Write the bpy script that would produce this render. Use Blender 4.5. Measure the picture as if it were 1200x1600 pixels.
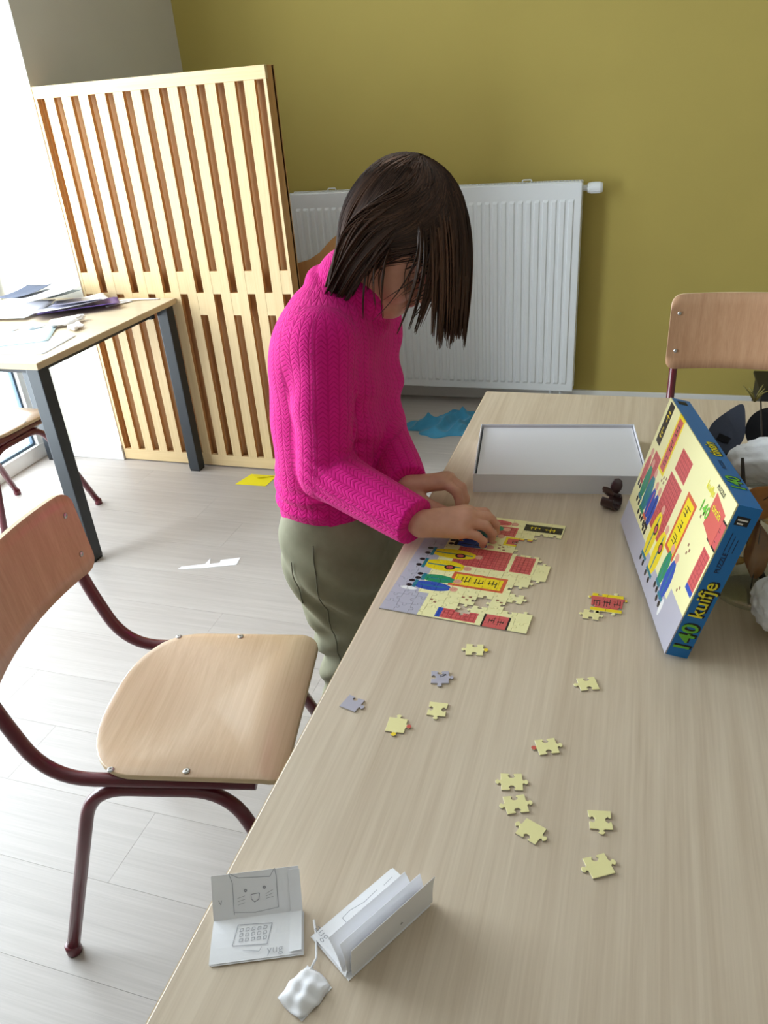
import bpy, bmesh, math, random
import numpy as np
from mathutils import Vector, Matrix

for o in list(bpy.data.objects):
    bpy.data.objects.remove(o, do_unlink=True)
SC = bpy.context.scene
COL = SC.collection
random.seed(7)
rng = np.random.default_rng(11)

# ------------------------------------------------------------------ camera
PITCH, ROLL, YAW, FPX, EYE = 0.49863884, 0.08092493, -0.34102814, 1200.7, 1.44
_cp, _sp = math.cos(PITCH), math.sin(PITCH)
_f = Vector((math.sin(YAW) * _cp, math.cos(YAW) * _cp, -_sp))
_r = Vector((math.cos(YAW), -math.sin(YAW), 0))
_d = _f.cross(_r)
_r2 = math.cos(ROLL) * _r + math.sin(ROLL) * _d
_d2 = -math.sin(ROLL) * _r + math.cos(ROLL) * _d
cam = bpy.data.cameras.new('camera')
cam.sensor_fit = 'VERTICAL'
cam.sensor_height = 36.0
cam.sensor_width = 27.0
cam.lens = FPX / 1600 * 36.0
cam.clip_start = 0.02
camo = bpy.data.objects.new('camera', cam)
COL.objects.link(camo)
m = Matrix((_r2, -_d2, -_f)).transposed().to_4x4()
m.translation = (0, 0, EYE)
camo.matrix_world = m
SC.camera = camo

# ------------------------------------------------------------------ world, daylight, exposure
world = bpy.data.worlds.new('overcast_sky')
SC.world = world
world.use_nodes = True
bg = world.node_tree.nodes['Background']
bg.inputs['Color'].default_value = (0.86, 0.94, 1.0, 1)
bg.inputs['Strength'].default_value = 14.5
SC.view_settings.view_transform = 'Standard'
SC.view_settings.look = 'None'
SC.view_settings.gamma = 1.0
SC.view_settings.use_curve_mapping = False
SC.view_settings.exposure = -0.18
SC.cycles.max_bounces = 7
SC.cycles.diffuse_bounces = 5
SC.cycles.glossy_bounces = 3
SC.cycles.transparent_max_bounces = 10

def portal(name, loc, rot, sx, sy):
    l = bpy.data.lights.new(name, 'AREA')
    l.shape = 'RECTANGLE'
    l.size, l.size_y = sx, sy
    l.cycles.is_portal = True
    o = bpy.data.objects.new(name, l)
    o.location = loc
    o.rotation_euler = rot
    COL.objects.link(o)
    return o

# ------------------------------------------------------------------ materials
MATS = {}
def srgb(r, g, b):
    def c(v):
        v /= 255.0
        return v / 12.92 if v <= 0.04045 else ((v + 0.055) / 1.055) ** 2.4
    return (c(r), c(g), c(b), 1.0)

class NT:
    """small node-tree helper"""
    def __init__(s, name):
        s.m = bpy.data.materials.new(name)
        s.m.use_nodes = True
        s.t = s.m.node_tree
        s.b = s.t.nodes['Principled BSDF']
        MATS[name] = s.m
    def n(s, typ, **kw):
        nd = s.t.nodes.new(typ)
        for k, v in kw.items():
            setattr(nd, k, v)
        return nd
    def l(s, a, b):
        s.t.links.new(a, b)
    def math(s, op, a, b=None, c=None):
        nd = s.n('ShaderNodeMath', operation=op)
        for i, v in enumerate((a, b, c)):
            if v is None:
                continue
            if isinstance(v, (int, float)):
                nd.inputs[i].default_value = v
            else:
                s.l(v, nd.inputs[i])
        return nd.outputs[0]
    def mix(s, fac, a, b, blend='MIX'):
        nd = s.n('ShaderNodeMix', data_type='RGBA', blend_type=blend)
        for sock, v in ((nd.inputs[0], fac), (nd.inputs[6], a), (nd.inputs[7], b)):
            if isinstance(v, (int, float, tuple)):
                sock.default_value = v
            else:
                s.l(v, sock)
        return nd.outputs[2]
    def coords(s, scale=(1, 1, 1), kind='Object', rot=(0, 0, 0)):
        tc = s.n('ShaderNodeTexCoord')
        mp = s.n('ShaderNodeMapping')
        mp.inputs['Scale'].default_value = scale
        mp.inputs['Rotation'].default_value = rot
        s.l(tc.outputs[kind], mp.inputs[0])
        return mp.outputs[0]
    def noise(s, vec, scale=5, detail=4, rough=0.55, dist=0.0):
        nd = s.n('ShaderNodeTexNoise')
        nd.inputs['Scale'].default_value = scale
        nd.inputs['Detail'].default_value = detail
        nd.inputs['Roughness'].default_value = rough
        nd.inputs['Distortion'].default_value = dist
        s.l(vec, nd.inputs['Vector'])
        return nd.outputs['Fac']
    def ramp(s, fac, stops):
        nd = s.n('ShaderNodeValToRGB')
        el = nd.color_ramp.elements
        while len(el) < len(stops):
            el.new(0.5)
        for e, (p, c) in zip(el, stops):
            e.position, e.color = p, c
        s.l(fac, nd.inputs[0])
        return nd.outputs[0]
    def bump(s, h, strength=0.2, dist=0.002):
        nd = s.n('ShaderNodeBump')
        nd.inputs['Strength'].default_value = strength
        nd.inputs['Distance'].default_value = dist
        s.l(h, nd.inputs['Height'])
        s.l(nd.outputs[0], s.b.inputs['Normal'])
    def set(s, **kw):
        for k, v in kw.items():
            k = k.replace('_', ' ')
            if isinstance(v, (int, float, tuple)):
                s.b.inputs[k].default_value = v
            else:
                s.l(v, s.b.inputs[k])

def plain(name, col, rough=0.5, metal=0.0, var=0.06, nscale=6, bump=0.0, bscale=200, spec=0.5, sheen=0.0, coat=0.0):
    t = NT(name)
    v = t.coords()
    nz = t.noise(v, nscale, 3)
    lo = tuple(max(0, c * (1 - var)) for c in col[:3]) + (1,)
    hi = tuple(min(1, c * (1 + var)) for c in col[:3]) + (1,)
    t.set(Base_Color=t.ramp(nz, [(0.3, lo), (0.7, hi)]), Roughness=rough, Metallic=metal)
    t.b.inputs['Specular IOR Level'].default_value = spec
    if sheen:
        t.b.inputs['Sheen Weight'].default_value = sheen
    if coat:
        t.b.inputs['Coat Weight'].default_value = coat
        t.b.inputs['Coat Roughness'].default_value = 0.12
    if bump:
        t.bump(t.noise(v, bscale, 2), bump, 0.001)
    return t.m

def wood(name, a, b, axis='x', fine=60, rough=0.4, streak=0.5, per_object=0.0, coat=0.0, bump=0.03):
    """grain streaks running along one object axis"""
    t = NT(name)
    k = {'x': (1.2, 30, 30), 'y': (30, 1.2, 30), 'z': (30, 30, 1.2)}[axis]
    v = t.coords(k)
    n1 = t.noise(v, fine / 30.0, 5, 0.65, 0.3)
    k2 = {'x': (2, 140, 140), 'y': (140, 2, 140), 'z': (140, 140, 2)}[axis]
    n2 = t.noise(t.coords(k2), 2.0, 3, 0.6)
    n3 = t.noise(t.coords({'x': (.5, 4, 4), 'y': (4, .5, 4), 'z': (4, 4, .5)}[axis]), 1.0, 2)
    f = t.math('ADD', t.math('MULTIPLY', n1, streak), t.math('ADD', t.math('MULTIPLY', n2, (1 - streak) * .6), t.math('MULTIPLY', n3, (1 - streak) * .4)))
    c = t.ramp(f, [(0.36, a), (0.62, b)])
    if per_object:
        oi = t.n('ShaderNodeObjectInfo')
        g = t.math('ADD', t.math('MULTIPLY', oi.outputs['Random'], per_object), 1 - per_object / 2)
        cc = t.n('ShaderNodeCombineColor')
        for i in range(3):
            t.l(g, cc.inputs[i])
        c = t.mix(1.0, c, cc.outputs[0], 'MULTIPLY')
    t.set(Base_Color=c, Roughness=rough)
    if coat:
        t.b.inputs['Coat Weight'].default_value = coat
        t.b.inputs['Coat Roughness'].default_value = 0.2
    t.bump(n2, bump, 0.001)
    return t.m

wood('oak_laminate', srgb(190, 171, 148), srgb(212, 196, 175), 'y', 60, 0.36, 0.55)
wood('oak_laminate_x', srgb(190, 172, 145), srgb(208, 190, 162), 'x', 60, 0.36, 0.55)
plain('table_edge', srgb(196, 174, 138), 0.5)
wood('floor_vinyl', srgb(168, 160, 155), srgb(186, 179, 174), 'x', 40, 0.42, 0.5, per_object=0.05)
plain('floor_joint', srgb(132, 125, 119), 0.8)
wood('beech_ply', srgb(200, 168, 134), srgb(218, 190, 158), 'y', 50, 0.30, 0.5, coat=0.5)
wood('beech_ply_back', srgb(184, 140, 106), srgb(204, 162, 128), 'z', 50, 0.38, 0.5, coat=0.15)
plain('ply_edge', srgb(214, 190, 152), 0.6)
wood('maple_slat', srgb(206, 178, 130), srgb(222, 196, 150), 'z', 40, 0.5, 0.5)
wood('maple_rail', srgb(206, 178, 130), srgb(222, 196, 150), 'x', 40, 0.5, 0.5)
wood('brown_board', srgb(184, 136, 82), srgb(200, 152, 96), 'z', 40, 0.6, 0.5)
plain('mustard_paint', srgb(180, 162, 86), 0.85, var=0.03, nscale=2, bump=0.12, bscale=160)
plain('room_paint', srgb(176, 170, 156), 0.85, var=0.02)  # unseen right and front walls, darkened to cut the bounce fill
plain('warm_white_paint', srgb(222, 220, 210), 0.85, var=0.02, nscale=2, bump=0.1, bscale=160)
plain('ceiling_greyed', srgb(208, 206, 200), 0.9, var=0.01)  # unseen ceiling, greyed to lower the bounce light
plain('shaded_wall_paint', srgb(204, 200, 188), 0.85, var=0.03, nscale=2, bump=0.12, bscale=160)  # left wall faces away from the windows; its shade is put into this colour
plain('baseboard_white', srgb(226, 226, 224), 0.45, var=0.02)
plain('radiator_white', srgb(233, 237, 240), 0.32, var=0.01)
plain('radiator_dark', srgb(120, 124, 126), 0.6, var=0.05)
plain('red_tube', srgb(98, 26, 40), 0.28, var=0.08, coat=0.4)
plain('black_metal', srgb(38, 43, 48), 0.42, var=0.06)
plain('black_plastic', srgb(22, 22, 24), 0.5)
plain('steel', srgb(190, 190, 188), 0.3, metal=0.9)
plain('white_card', srgb(226, 226, 232), 0.55, var=0.01)
plain('paper', srgb(240, 240, 244), 0.75, var=0.015, nscale=20)
plain('paper_blue', srgb(205, 226, 232), 0.75, var=0.02)
plain('paper_lilac', srgb(210, 208, 232), 0.7, var=0.02)
plain('purple_card', srgb(108, 80, 170), 0.35, var=0.05)
plain('dark_green_card', srgb(56, 74, 74), 0.5)
plain('yellow_paper', srgb(240, 226, 20), 0.7, var=0.02)
plain('graphite', srgb(150, 150, 158), 0.8)
plain('box_blue', srgb(0, 116, 196), 0.35, var=0.03)
plain('box_cardboard', srgb(176, 168, 158), 0.8)
plain('print_black', srgb(16, 16, 18), 0.5)
plain('print_green', srgb(110, 196, 60), 0.5)
plain('print_yellow', srgb(246, 236, 50), 0.5)
plain('print_navy', srgb(10, 48, 92), 0.5)
plain('print_white', srgb(236, 236, 232), 0.5)
plain('brown_plastic', srgb(62, 38, 36), 0.28)
plain('felt_grey', srgb(74, 80, 98), 0.9, bump=0.2, bscale=500)
plain('felt_black', srgb(24, 24, 30), 0.95, bump=0.2, bscale=500)
plain('cotton', srgb(232, 234, 240), 0.95, bump=0.5, bscale=260)
plain('dry_leaf', srgb(150, 96, 44), 0.8, var=0.25, nscale=40)
plain('dry_leaf_gold', srgb(196, 150, 66), 0.8, var=0.2, nscale=40)
plain('dark_stick', srgb(46, 36, 28), 0.8, var=0.2, nscale=60)
plain('green_twig', srgb(140, 130, 70), 0.8, var=0.2, nscale=60)
plain('blue_cloth', srgb(62, 140, 176), 0.95, var=0.08, nscale=30, bump=0.4, bscale=700, sheen=0.2)
plain('piece_cream', srgb(236, 228, 166), 0.5, var=0.02)
plain('piece_grey', srgb(176, 172, 186), 0.5, var=0.03)
plain('piece_yellow', srgb(236, 206, 40), 0.5)
plain('piece_red', srgb(206, 92, 80), 0.5)
plain('shoe_dark', srgb(50, 48, 56), 0.6)
plain('pvc_white', srgb(236, 238, 240), 0.35, var=0.01)
plain('gasket', srgb(70, 92, 112), 0.6)

def glass_mat(name, tint=(1, 1, 1, 1), rough=0.0):
    t = NT(name)
    t.t.nodes.remove(t.b)
    tr = t.n('ShaderNodeBsdfTransparent')
    tr.inputs[0].default_value = tint
    gl = t.n('ShaderNodeBsdfGlossy')
    gl.inputs['Roughness'].default_value = rough
    lw = t.n('ShaderNodeLayerWeight')
    lw.inputs[0].default_value = 0.5
    fac = t.math('ADD', t.math('MULTIPLY', t.math('POWER', lw.outputs['Facing'], 5.0), .7), .04)
    mx = t.n('ShaderNodeMixShader')
    t.l(fac, mx.inputs[0]); t.l(tr.outputs[0], mx.inputs[1]); t.l(gl.outputs[0], mx.inputs[2])
    t.l(mx.outputs[0], t.t.nodes['Material Output'].inputs[0])
glass_mat('window_glass', (0.97, 0.985, 0.99, 1))
glass_mat('jar_glass', (0.93, 0.95, 0.94, 1))

# ------------------------------------------------------------------ mesh helpers
class MB:
    def __init__(s):
        s.v, s.f, s.mi = [], [], []
    def add(s, vs, fs, mi=0):
        o = len(s.v)
        s.v += [tuple(p) for p in vs]
        s.f += [tuple(i + o for i in q) for q in fs]
        s.mi += [mi] * len(fs)
        return s
    def box(s, x0, x1, y0, y1, z0, z1, mi=0, mat=None):
        vs = [(x0, y0, z0), (x1, y0, z0), (x1, y1, z0), (x0, y1, z0), (x0, y0, z1), (x1, y0, z1), (x1, y1, z1), (x0, y1, z1)]
        if mat is not None:
            vs = [mat @ Vector(p) for p in vs]
        return s.add(vs, [(0, 3, 2, 1), (4, 5, 6, 7), (0, 1, 5, 4), (1, 2, 6, 5), (2, 3, 7, 6), (3, 0, 4, 7)], mi)
    def prism(s, poly, z0, z1, mi=0, mat=None):
        n = len(poly)
        vs = [(p[0], p[1], z0) for p in poly] + [(p[0], p[1], z1) for p in poly]
        if mat is not None:
            vs = [mat @ Vector(p) for p in vs]
        fs = [tuple(range(n - 1, -1, -1)), tuple(range(n, 2 * n))] + [(i, (i + 1) % n, n + (i + 1) % n, n + i) for i in range(n)]
        return s.add(vs, fs, mi)
    def tube(s, pts, r, n=10, mi=0, cap=True, closed=False):
        P = [Vector(p) for p in pts]
        R = r if isinstance(r, (list, tuple)) else [r] * len(P)
        up = None
        rings = []
        N = len(P)
        for i, p in enumerate(P):
            a = P[(i - 1) % N] if (closed or i > 0) else P[i]
            b = P[(i + 1) % N] if (closed or i < N - 1) else P[i]
            t = (b - a).normalized()
            if up is None:
                up = Vector((0, 0, 1)) if abs(t.z) < 0.9 else Vector((1, 0, 0))
            x = t.cross(up)
            if x.length < 1e-6:
                x = t.orthogonal()
            x.normalize()
            y = x.cross(t).normalized()
            up = y
            rings.append([p + R[i] * (math.cos(2 * math.pi * k / n) * x + math.sin(2 * math.pi * k / n) * y) for k in range(n)])
        vs = [q for ring in rings for q in ring]
        fs = []
        for i in range(N if closed else N - 1):
            j = (i + 1) % N
            for k in range(n):
                fs.append((i * n + k, i * n + (k + 1) % n, j * n + (k + 1) % n, j * n + k))
        if cap and not closed:
            fs.append(tuple(range(n - 1, -1, -1)))
            fs.append(tuple((N - 1) * n + k for k in range(n)))
        return s.add(vs, fs, mi)
    def lathe(s, prof, c=(0, 0, 0), n=24, mi=0, mat=None):
        vs, fs = [], []
        for (r, z) in prof:
            for k in range(n):
                a = 2 * math.pi * k / n
                vs.append(Vector((c[0] + r * math.cos(a), c[1] + r * math.sin(a), c[2] + z)))
        if mat is not None:
            vs = [mat @ v for v in vs]
        for i in range(len(prof) - 1):
            for k in range(n):
                fs.append((i * n + k, i * n + (k + 1) % n, (i + 1) * n + (k + 1) % n, (i + 1) * n + k))
        fs.append(tuple(range(n - 1, -1, -1)))
        fs.append(tuple((len(prof) - 1) * n + k for k in range(n)))
        return s.add(vs, fs, mi)
    def grid(s, fn, nu, nv, mi=0):
        vs = [fn(i / nu, j / nv) for j in range(nv + 1) for i in range(nu + 1)]
        fs = [(j * (nu + 1) + i, j * (nu + 1) + i + 1, (j + 1) * (nu + 1) + i + 1, (j + 1) * (nu + 1) + i) for j in range(nv) for i in range(nu)]
        return s.add(vs, fs, mi)
    def mesh(s, name, mats, smooth=False):
        me = bpy.data.meshes.new(name)
        me.from_pydata([tuple(v) for v in s.v], [], s.f)
        for mm in (mats if isinstance(mats, (list, tuple)) else [mats]):
            me.materials.append(MATS[mm])
        me.polygons.foreach_set('material_index', s.mi)
        if smooth:
            me.polygons.foreach_set('use_smooth', [True] * len(s.f))
        me.update()
        return me
    def build(s, name, mats, parent=None, smooth=False, bevel=0, loc=None, solid=0, subsurf=0, auto=None):
        o = bpy.data.objects.new(name, s.mesh(name, mats, smooth))
        COL.objects.link(o)
        if loc:
            o.location = loc
        if parent:
            o.parent = parent
        if solid:
            md = o.modifiers.new('thickness', 'SOLIDIFY'); md.thickness = solid; md.offset = 0
        if subsurf:
            md = o.modifiers.new('smooth', 'SUBSURF'); md.levels = subsurf; md.render_levels = subsurf
        if bevel:
            md = o.modifiers.new('bevel', 'BEVEL'); md.width = bevel; md.segments = 2; md.limit_method = 'ANGLE'
        return o

def tag(o, label=None, cat=None, group=None, kind=None):
    if label: o['label'] = label
    if cat: o['category'] = cat
    if group: o['group'] = group
    if kind: o['kind'] = kind
    return o
def empty(name, loc=(0, 0, 0), rz=0.0):
    o = bpy.data.objects.new(name, None)
    COL.objects.link(o)
    o.location = loc
    o.rotation_euler = (0, 0, rz)
    return o
def inst(name, me, parent=None, loc=(0, 0, 0), rz=0.0):
    o = bpy.data.objects.new(name, me)
    COL.objects.link(o)
    o.location = loc
    o.rotation_euler = (0, 0, rz)
    if parent: o.parent = parent
    return o
def struct(o):
    o['kind'] = 'structure'
    return o
def rounded(poly, r, n=5):
    """polygon with rounded corners; r one radius or one per corner"""
    out = []
    N = len(poly)
    for i in range(N):
        p = Vector(poly[i]); a = Vector(poly[i - 1]); b = Vector(poly[(i + 1) % N])
        rr = r[i] if isinstance(r, (list, tuple)) else r
        d1 = (a - p).normalized(); d2 = (b - p).normalized()
        ang = d1.angle(d2)
        L = min(rr / math.tan(ang / 2), (a - p).length * .49, (b - p).length * .49)
        p1, p2 = p + d1 * L, p + d2 * L
        for k in range(n + 1):
            t = k / n
            q = (1 - t) ** 2 * p1 + 2 * t * (1 - t) * p + t * t * p2
            out.append((q.x, q.y))
    return out
def bend_path(pts, rad, n=6):
    """3-D polyline with its corners rounded"""
    P = [Vector(p) for p in pts]
    out = [P[0]]
    for i in range(1, len(P) - 1):
        d1 = (P[i - 1] - P[i]); d2 = (P[i + 1] - P[i])
        L = min(rad, d1.length * .48, d2.length * .48)
        a, b = P[i] + d1.normalized() * L, P[i] + d2.normalized() * L
        for k in range(n + 1):
            t = k / n
            out.append((1 - t) ** 2 * a + 2 * t * (1 - t) * P[i] + t * t * b)
    out.append(P[-1])
    return out

# ------------------------------------------------------------------ room shell
YB, XW, XR, YR, ZC = 3.784, -2.70, 2.3, -2.2, 2.75
PIER_Y = 2.785
fl = struct(MB().box(XW - .2, XR, YR, YB, -0.06, -0.004).build('floor', 'floor_joint'))
PL, PW = 1.28, 0.188
plank_cache = {}
def plank_mesh(L):
    k = round(L, 3)
    if k not in plank_cache:
        plank_cache[k] = MB().box(-L / 2 + .0003, L / 2 - .0003, -PW / 2 + .0003, PW / 2 - .0003, -.004, 0).mesh('plank', 'floor_vinyl')
    return plank_cache[k]
row, y = 0, YR
while y < YB - .01:
    x = XW - .2 - [0.0, 0.43, 0.86, 0.21, 0.64, 1.07][row % 6]
    while x < XR:
        a, b = max(x, XW - .2), min(x + PL, XR)
        if b - a > 0.04 and y + PW / 2 < YB:
            inst('plank', plank_mesh(b - a), fl, ((a + b) / 2, y + PW / 2, 0))
        x += PL
    y += PW
    row += 1
struct(MB().box(-2.32, XR, YB, YB + .12, -.05, ZC).build('wall_back', 'mustard_paint'))
# left wall runs slightly askew from the back corner to the pier; its end face is the pier, kept whiter; the wall's shade is in its colour
struct(MB().prism([(-2.185, YB), (-2.268, PIER_Y), (XW - .06, PIER_Y), (XW - .06, YB)], -.05, ZC).build('wall_left', 'shaded_wall_paint'))
struct(MB().prism([(-2.269, PIER_Y), (-2.269, PIER_Y - .003), (XW - .06, PIER_Y - .003), (XW - .06, PIER_Y)], 0, ZC).build('wall_pier', 'warm_white_paint'))
struct(MB().box(XR, XR + .1, YR, YB, -.05, ZC).build('wall_right', 'room_paint'))
struct(MB().box(XW - .2, XR, YR - .1, YR, -.05, ZC).build('wall_front', 'room_paint'))
struct(MB().box(XW - .2, XR + .1, YR - .1, YB + .1, ZC, ZC + .1).build('ceiling', 'ceiling_greyed'))
struct(MB().box(-2.18, XR, YB - .014, YB, 0, .062).build('baseboard_back', 'baseboard_white', bevel=.003))
struct(MB().box(-2.62, -2.262, PIER_Y - .018, PIER_Y - .003, 0, .075).build('baseboard_left', 'baseboard_white', bevel=.003))
# window wall: a low plinth, a lintel and three tall glazed units
struct(MB().box(XW - .12, XW, YR, PIER_Y, 2.52, ZC).box(XW - .12, XW, YR, .30, 0, 2.52).build('wall_window', 'warm_white_paint'))
NW, W0, W1 = 2, .30, 2.772
for i in range(NW):
    a = W0 + (W1 - W0) * i / NW
    b = W0 + (W1 - W0) * (i + 1) / NW
    fr = MB()
    x0, x1 = XW - .06, XW
    z0, z1 = 0.0, 2.52
    t = .045
    fr.box(x0, x1, a, b, z0, z0 + .07).box(x0, x1, a, b, z1 - .06, z1)
    fr.box(x0, x1, a, a + t, z0 + .07, z1 - .06).box(x0, x1, b - t, b, z0 + .07, z1 - .06)
    w = struct(fr.build('window_%d' % (i + 1), 'pvc_white', bevel=.003))
    MB().box(x0 + .02, x1 - .02, a + t, b - t, z0 + .07, z0 + .082).box(x0 + .02, x1 - .02, a + t, b - t, z1 - .072, z1 - .06).box(x0 + .02, x1 - .02, a + t, a + t + .012, z0 + .08, z1 - .07).box(x0 + .02, x1 - .02, b - t - .012, b - t, z0 + .08, z1 - .07).build('gasket', 'gasket', w)
    MB().box(x0 + .028, x0 + .034, a + t + .011, b - t - .011, z0 + .081, z1 - .071).build('pane', 'window_glass', w)
    portal('window_daylight', (XW + .03, (a + b) / 2, (z0 + z1) / 2 + .02), (0, -math.pi / 2, 0), z1 - z0 - .14, b - a - .1)
# ------------------------------------------------------------------ tables
def table(name, label, x0, x1, y0, y1, zt, top_mat, legw=.05, inset=.012, group=None, rail_in=.02):
    t = tag(empty(name, ((x0 + x1) / 2, (y0 + y1) / 2, 0)), label, 'table', group)
    cx, cy = (x0 + x1) / 2, (y0 + y1) / 2
    hx, hy = (x1 - x0) / 2, (y1 - y0) / 2
    top = MB().box(-hx, hx, -hy, hy, zt - .022, zt).build('tabletop', top_mat, t, bevel=.0015)
    e = MB()
    e.box(-hx - .0012, -hx + .0004, -hy, hy, zt - .0215, zt - .0015).box(hx - .0004, hx + .0012, -hy, hy, zt - .0215, zt - .0015)
    e.box(-hx, hx, -hy - .0012, -hy + .0004, zt - .0215, zt - .0015).box(-hx, hx, hy - .0004, hy + .0012, zt - .0215, zt - .0015)
    e.build('edge_band', 'table_edge', top)
    for sx in (-1, 1):
        for sy in (-1, 1):
            ax, ay = sx * (hx - inset - legw / 2), sy * (hy - inset - legw / 2)
            l = MB().box(ax - legw / 2, ax + legw / 2, ay - legw / 2, ay + legw / 2, .008, zt - .022).build('leg', 'black_metal', t, bevel=.003)
            MB().box(ax - legw / 2 + .002, ax + legw / 2 - .002, ay - legw / 2 + .002, ay + legw / 2 - .002, 0, .009).build('foot_cap', 'black_plastic', l)
    for sy in (-1, 1):
        ay = sy * (hy - inset - legw / 2 - rail_in)
        MB().box(-hx + inset + legw, hx - inset - legw, ay - .012, ay + .012, zt - .062, zt - .0225).build('rail', 'black_metal', t)
    for sx in (-1, 1):
        ax = sx * (hx - inset - legw / 2 - rail_in)
        MB().box(ax - .012, ax + .012, -hy + inset + legw, hy - inset - legw, zt - .062, zt - .0225).build('rail', 'black_metal', t)
    return t
T = 0.762
big_table = table('long_table', 'long pale oak table the child is leaning over', -0.348, 0.452, 0.02, 1.826, T, 'oak_laminate', inset=.05)
side_table = table('side_table', 'small pale wood table with black legs, strewn with papers by the window', -2.665, -1.813, 1.922, 2.772, T, 'oak_laminate_x', rail_in=.055)

# ------------------------------------------------------------------ school chairs (x forward, z up, origin on the floor below the seat)
def chair(label, loc, rz, k=1.0, back_h=.178, back_z=.622, seat_z=.455, rough_seat='beech_ply'):
    c = tag(empty('school_chair', loc, rz), label, 'chair', 'school chairs')
    W = .195 * k
    F, B = .187 * k, -.185 * k
    # seat: plywood, straight front, rounded rear, rolled front edge, dished middle
    outline = []
    fr = rounded([(F, -W), (F, W), (-.08 * k, W), (-.08 * k, -W)], [.035, .035, .001, .001], 6)
    for i in range(0, 14): outline.append(fr[i])
    for i in range(0, 25):
        a = math.pi / 2 + math.pi * i / 24
        ca, sa = math.cos(a), math.sin(a)
        e = 2 / 2.5
        outline.append((-.06 * k + (.06 * k + B) * -1 * (-abs(ca) ** e) * 1.0, W * math.copysign(abs(sa) ** e, sa)))
    cx = 0.0
    nr = 14
    sb = MB()
    def zz(x, y):
        d = -.013 * max(0, 1 - (x + .03 * k) ** 2 / (.15 * k) ** 2) * max(0, 1 - y * y / (.16 * k) ** 2)
        if x > F - .07 * k:
            d -= .016 * ((x - (F - .07 * k)) / (.07 * k)) ** 2
        if x < -.09 * k:
            d += .004 * ((-.09 * k - x) / .1) ** 2
        return seat_z + d
    N = len(outline)
    th = .011
    vs = []
    for lay in (0, 1):
        for j in range(1, nr + 1):
            s = j / nr
            for (x, y) in outline:
                X, Y = x * s, y * s
                vs.append((X, Y, zz(X, Y) - (th if lay else 0)))
    top0 = 0; bot0 = nr * N
    vs.append((0, 0, zz(0, 0))); vs.append((0, 0, zz(0, 0) - th))
    ct, cb = len(vs) - 2, len(vs) - 1
    fs, mi = [], []
    for j in range(nr - 1):
        for i in range(N):
            q = (i + 1) % N
            fs.append((j * N + i, (j + 1) * N + i, (j + 1) * N + q, j * N + q)); mi.append(0)
            fs.append((bot0 + j * N + i, bot0 + j * N + q, bot0 + (j + 1) * N + q, bot0 + (j + 1) * N + i)); mi.append(0)
    for i in range(N):
        q = (i + 1) % N
        fs.append((ct, i, q)); mi.append(0)
        fs.append((cb, bot0 + q, bot0 + i)); mi.append(0)
        a = (nr - 1) * N
        fs.append((a + i, bot0 + a + i, bot0 + a + q, a + q)); mi.append(1)
    sb.v, sb.f, sb.mi = vs, fs, mi
    seat = sb.build('seat', ['beech_ply', 'ply_edge'], c, smooth=True, bevel=.002)
    for sx in (-.115, .02):
        for sy in (-1, 1):
            z = zz(sx * k, sy * (W - .012))
            MB().lathe([(.0062, 0), (.0062, .0012), (.004, .0026), (.0018, .0026), (.0012, .0012)], (sx * k, sy * (W - .012), z), 12).build('rivet', 'steel', seat, smooth=False)
    # backrest: curved plywood
    bw, bx = .212 * k, -.262 * k
    ol = rounded([(-bw, 0), (bw, 0), (bw, back_h), (-bw, back_h)], .03, 6)
    bb = MB()
    def bp(yy, zq, off):
        u = yy / bw
        x = bx - .035 * k * (1 - u * u) - .10 * (zq) - off
        return Vector((x, yy * (1 - .02 * u * u), back_z + zq))
    ns = 24
    # clip the rounded outline per column
    def zr(yy):
        r = .03
        d = max(0, abs(yy) - (bw - r))
        ins = r - math.sqrt(max(0, r * r - d * d))
        return ins + .012 * (1 - abs(yy / bw)) * 0, back_h - ins
    vs, fs, mi = [], [], []
    ys = [bw * math.sin(math.pi / 2 * (i / ns * 2 - 1)) for i in range(ns + 1)]
    nz = 6
    for lay in (0, 1):
        for yy in ys:
            a, b = zr(yy)
            for j in range(nz + 1):
                vs.append(bp(yy, a + (b - a) * j / nz, .010 * lay))
    S = (ns + 1) * (nz + 1)
    ID = lambda l, i, j: l * S + i * (nz + 1) + j
    for i in range(ns):
        for j in range(nz):
            fs.append((ID(0, i, j), ID(0, i + 1, j), ID(0, i + 1, j + 1), ID(0, i, j + 1))); mi.append(0)
            fs.append((ID(1, i, j), ID(1, i, j + 1), ID(1, i + 1, j + 1), ID(1, i + 1, j))); mi.append(0)
        fs.append((ID(0, i, 0), ID(1, i, 0), ID(1, i + 1, 0), ID(0, i + 1, 0))); mi.append(1)
        fs.append((ID(0, i, nz), ID(0, i + 1, nz), ID(1, i + 1, nz), ID(1, i, nz))); mi.append(1)
    for j in range(nz):
        fs.append((ID(0, 0, j), ID(0, 0, j + 1), ID(1, 0, j + 1), ID(1, 0, j))); mi.append(1)
        fs.append((ID(0, ns, j), ID(1, ns, j), ID(1, ns, j + 1), ID(0, ns, j + 1))); mi.append(1)
    sb = MB(); sb.v, sb.f, sb.mi = vs, fs, mi
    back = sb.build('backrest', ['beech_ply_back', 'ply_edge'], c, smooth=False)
    for p in back.data.polygons:
        if p.material_index == 0: p.use_smooth = True
    for sy in (-1, 1):
        for zq in (.25, .75):
            q = bp(sy * (bw - .028), back_h * zq, 0)
            MB().lathe([(.006, -.001), (.006, .0012), (.0035, .0025), (.0015, .0025), (.001, .0012)], (0, 0, 0), 12, mat=Matrix.Translation(q) @ Matrix.Rotation(math.pi / 2, 4, 'Y')).build('rivet', 'steel', back)
    # tubular frame
    r = .0125
    zt = seat_z - .011 - r - .0005
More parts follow.
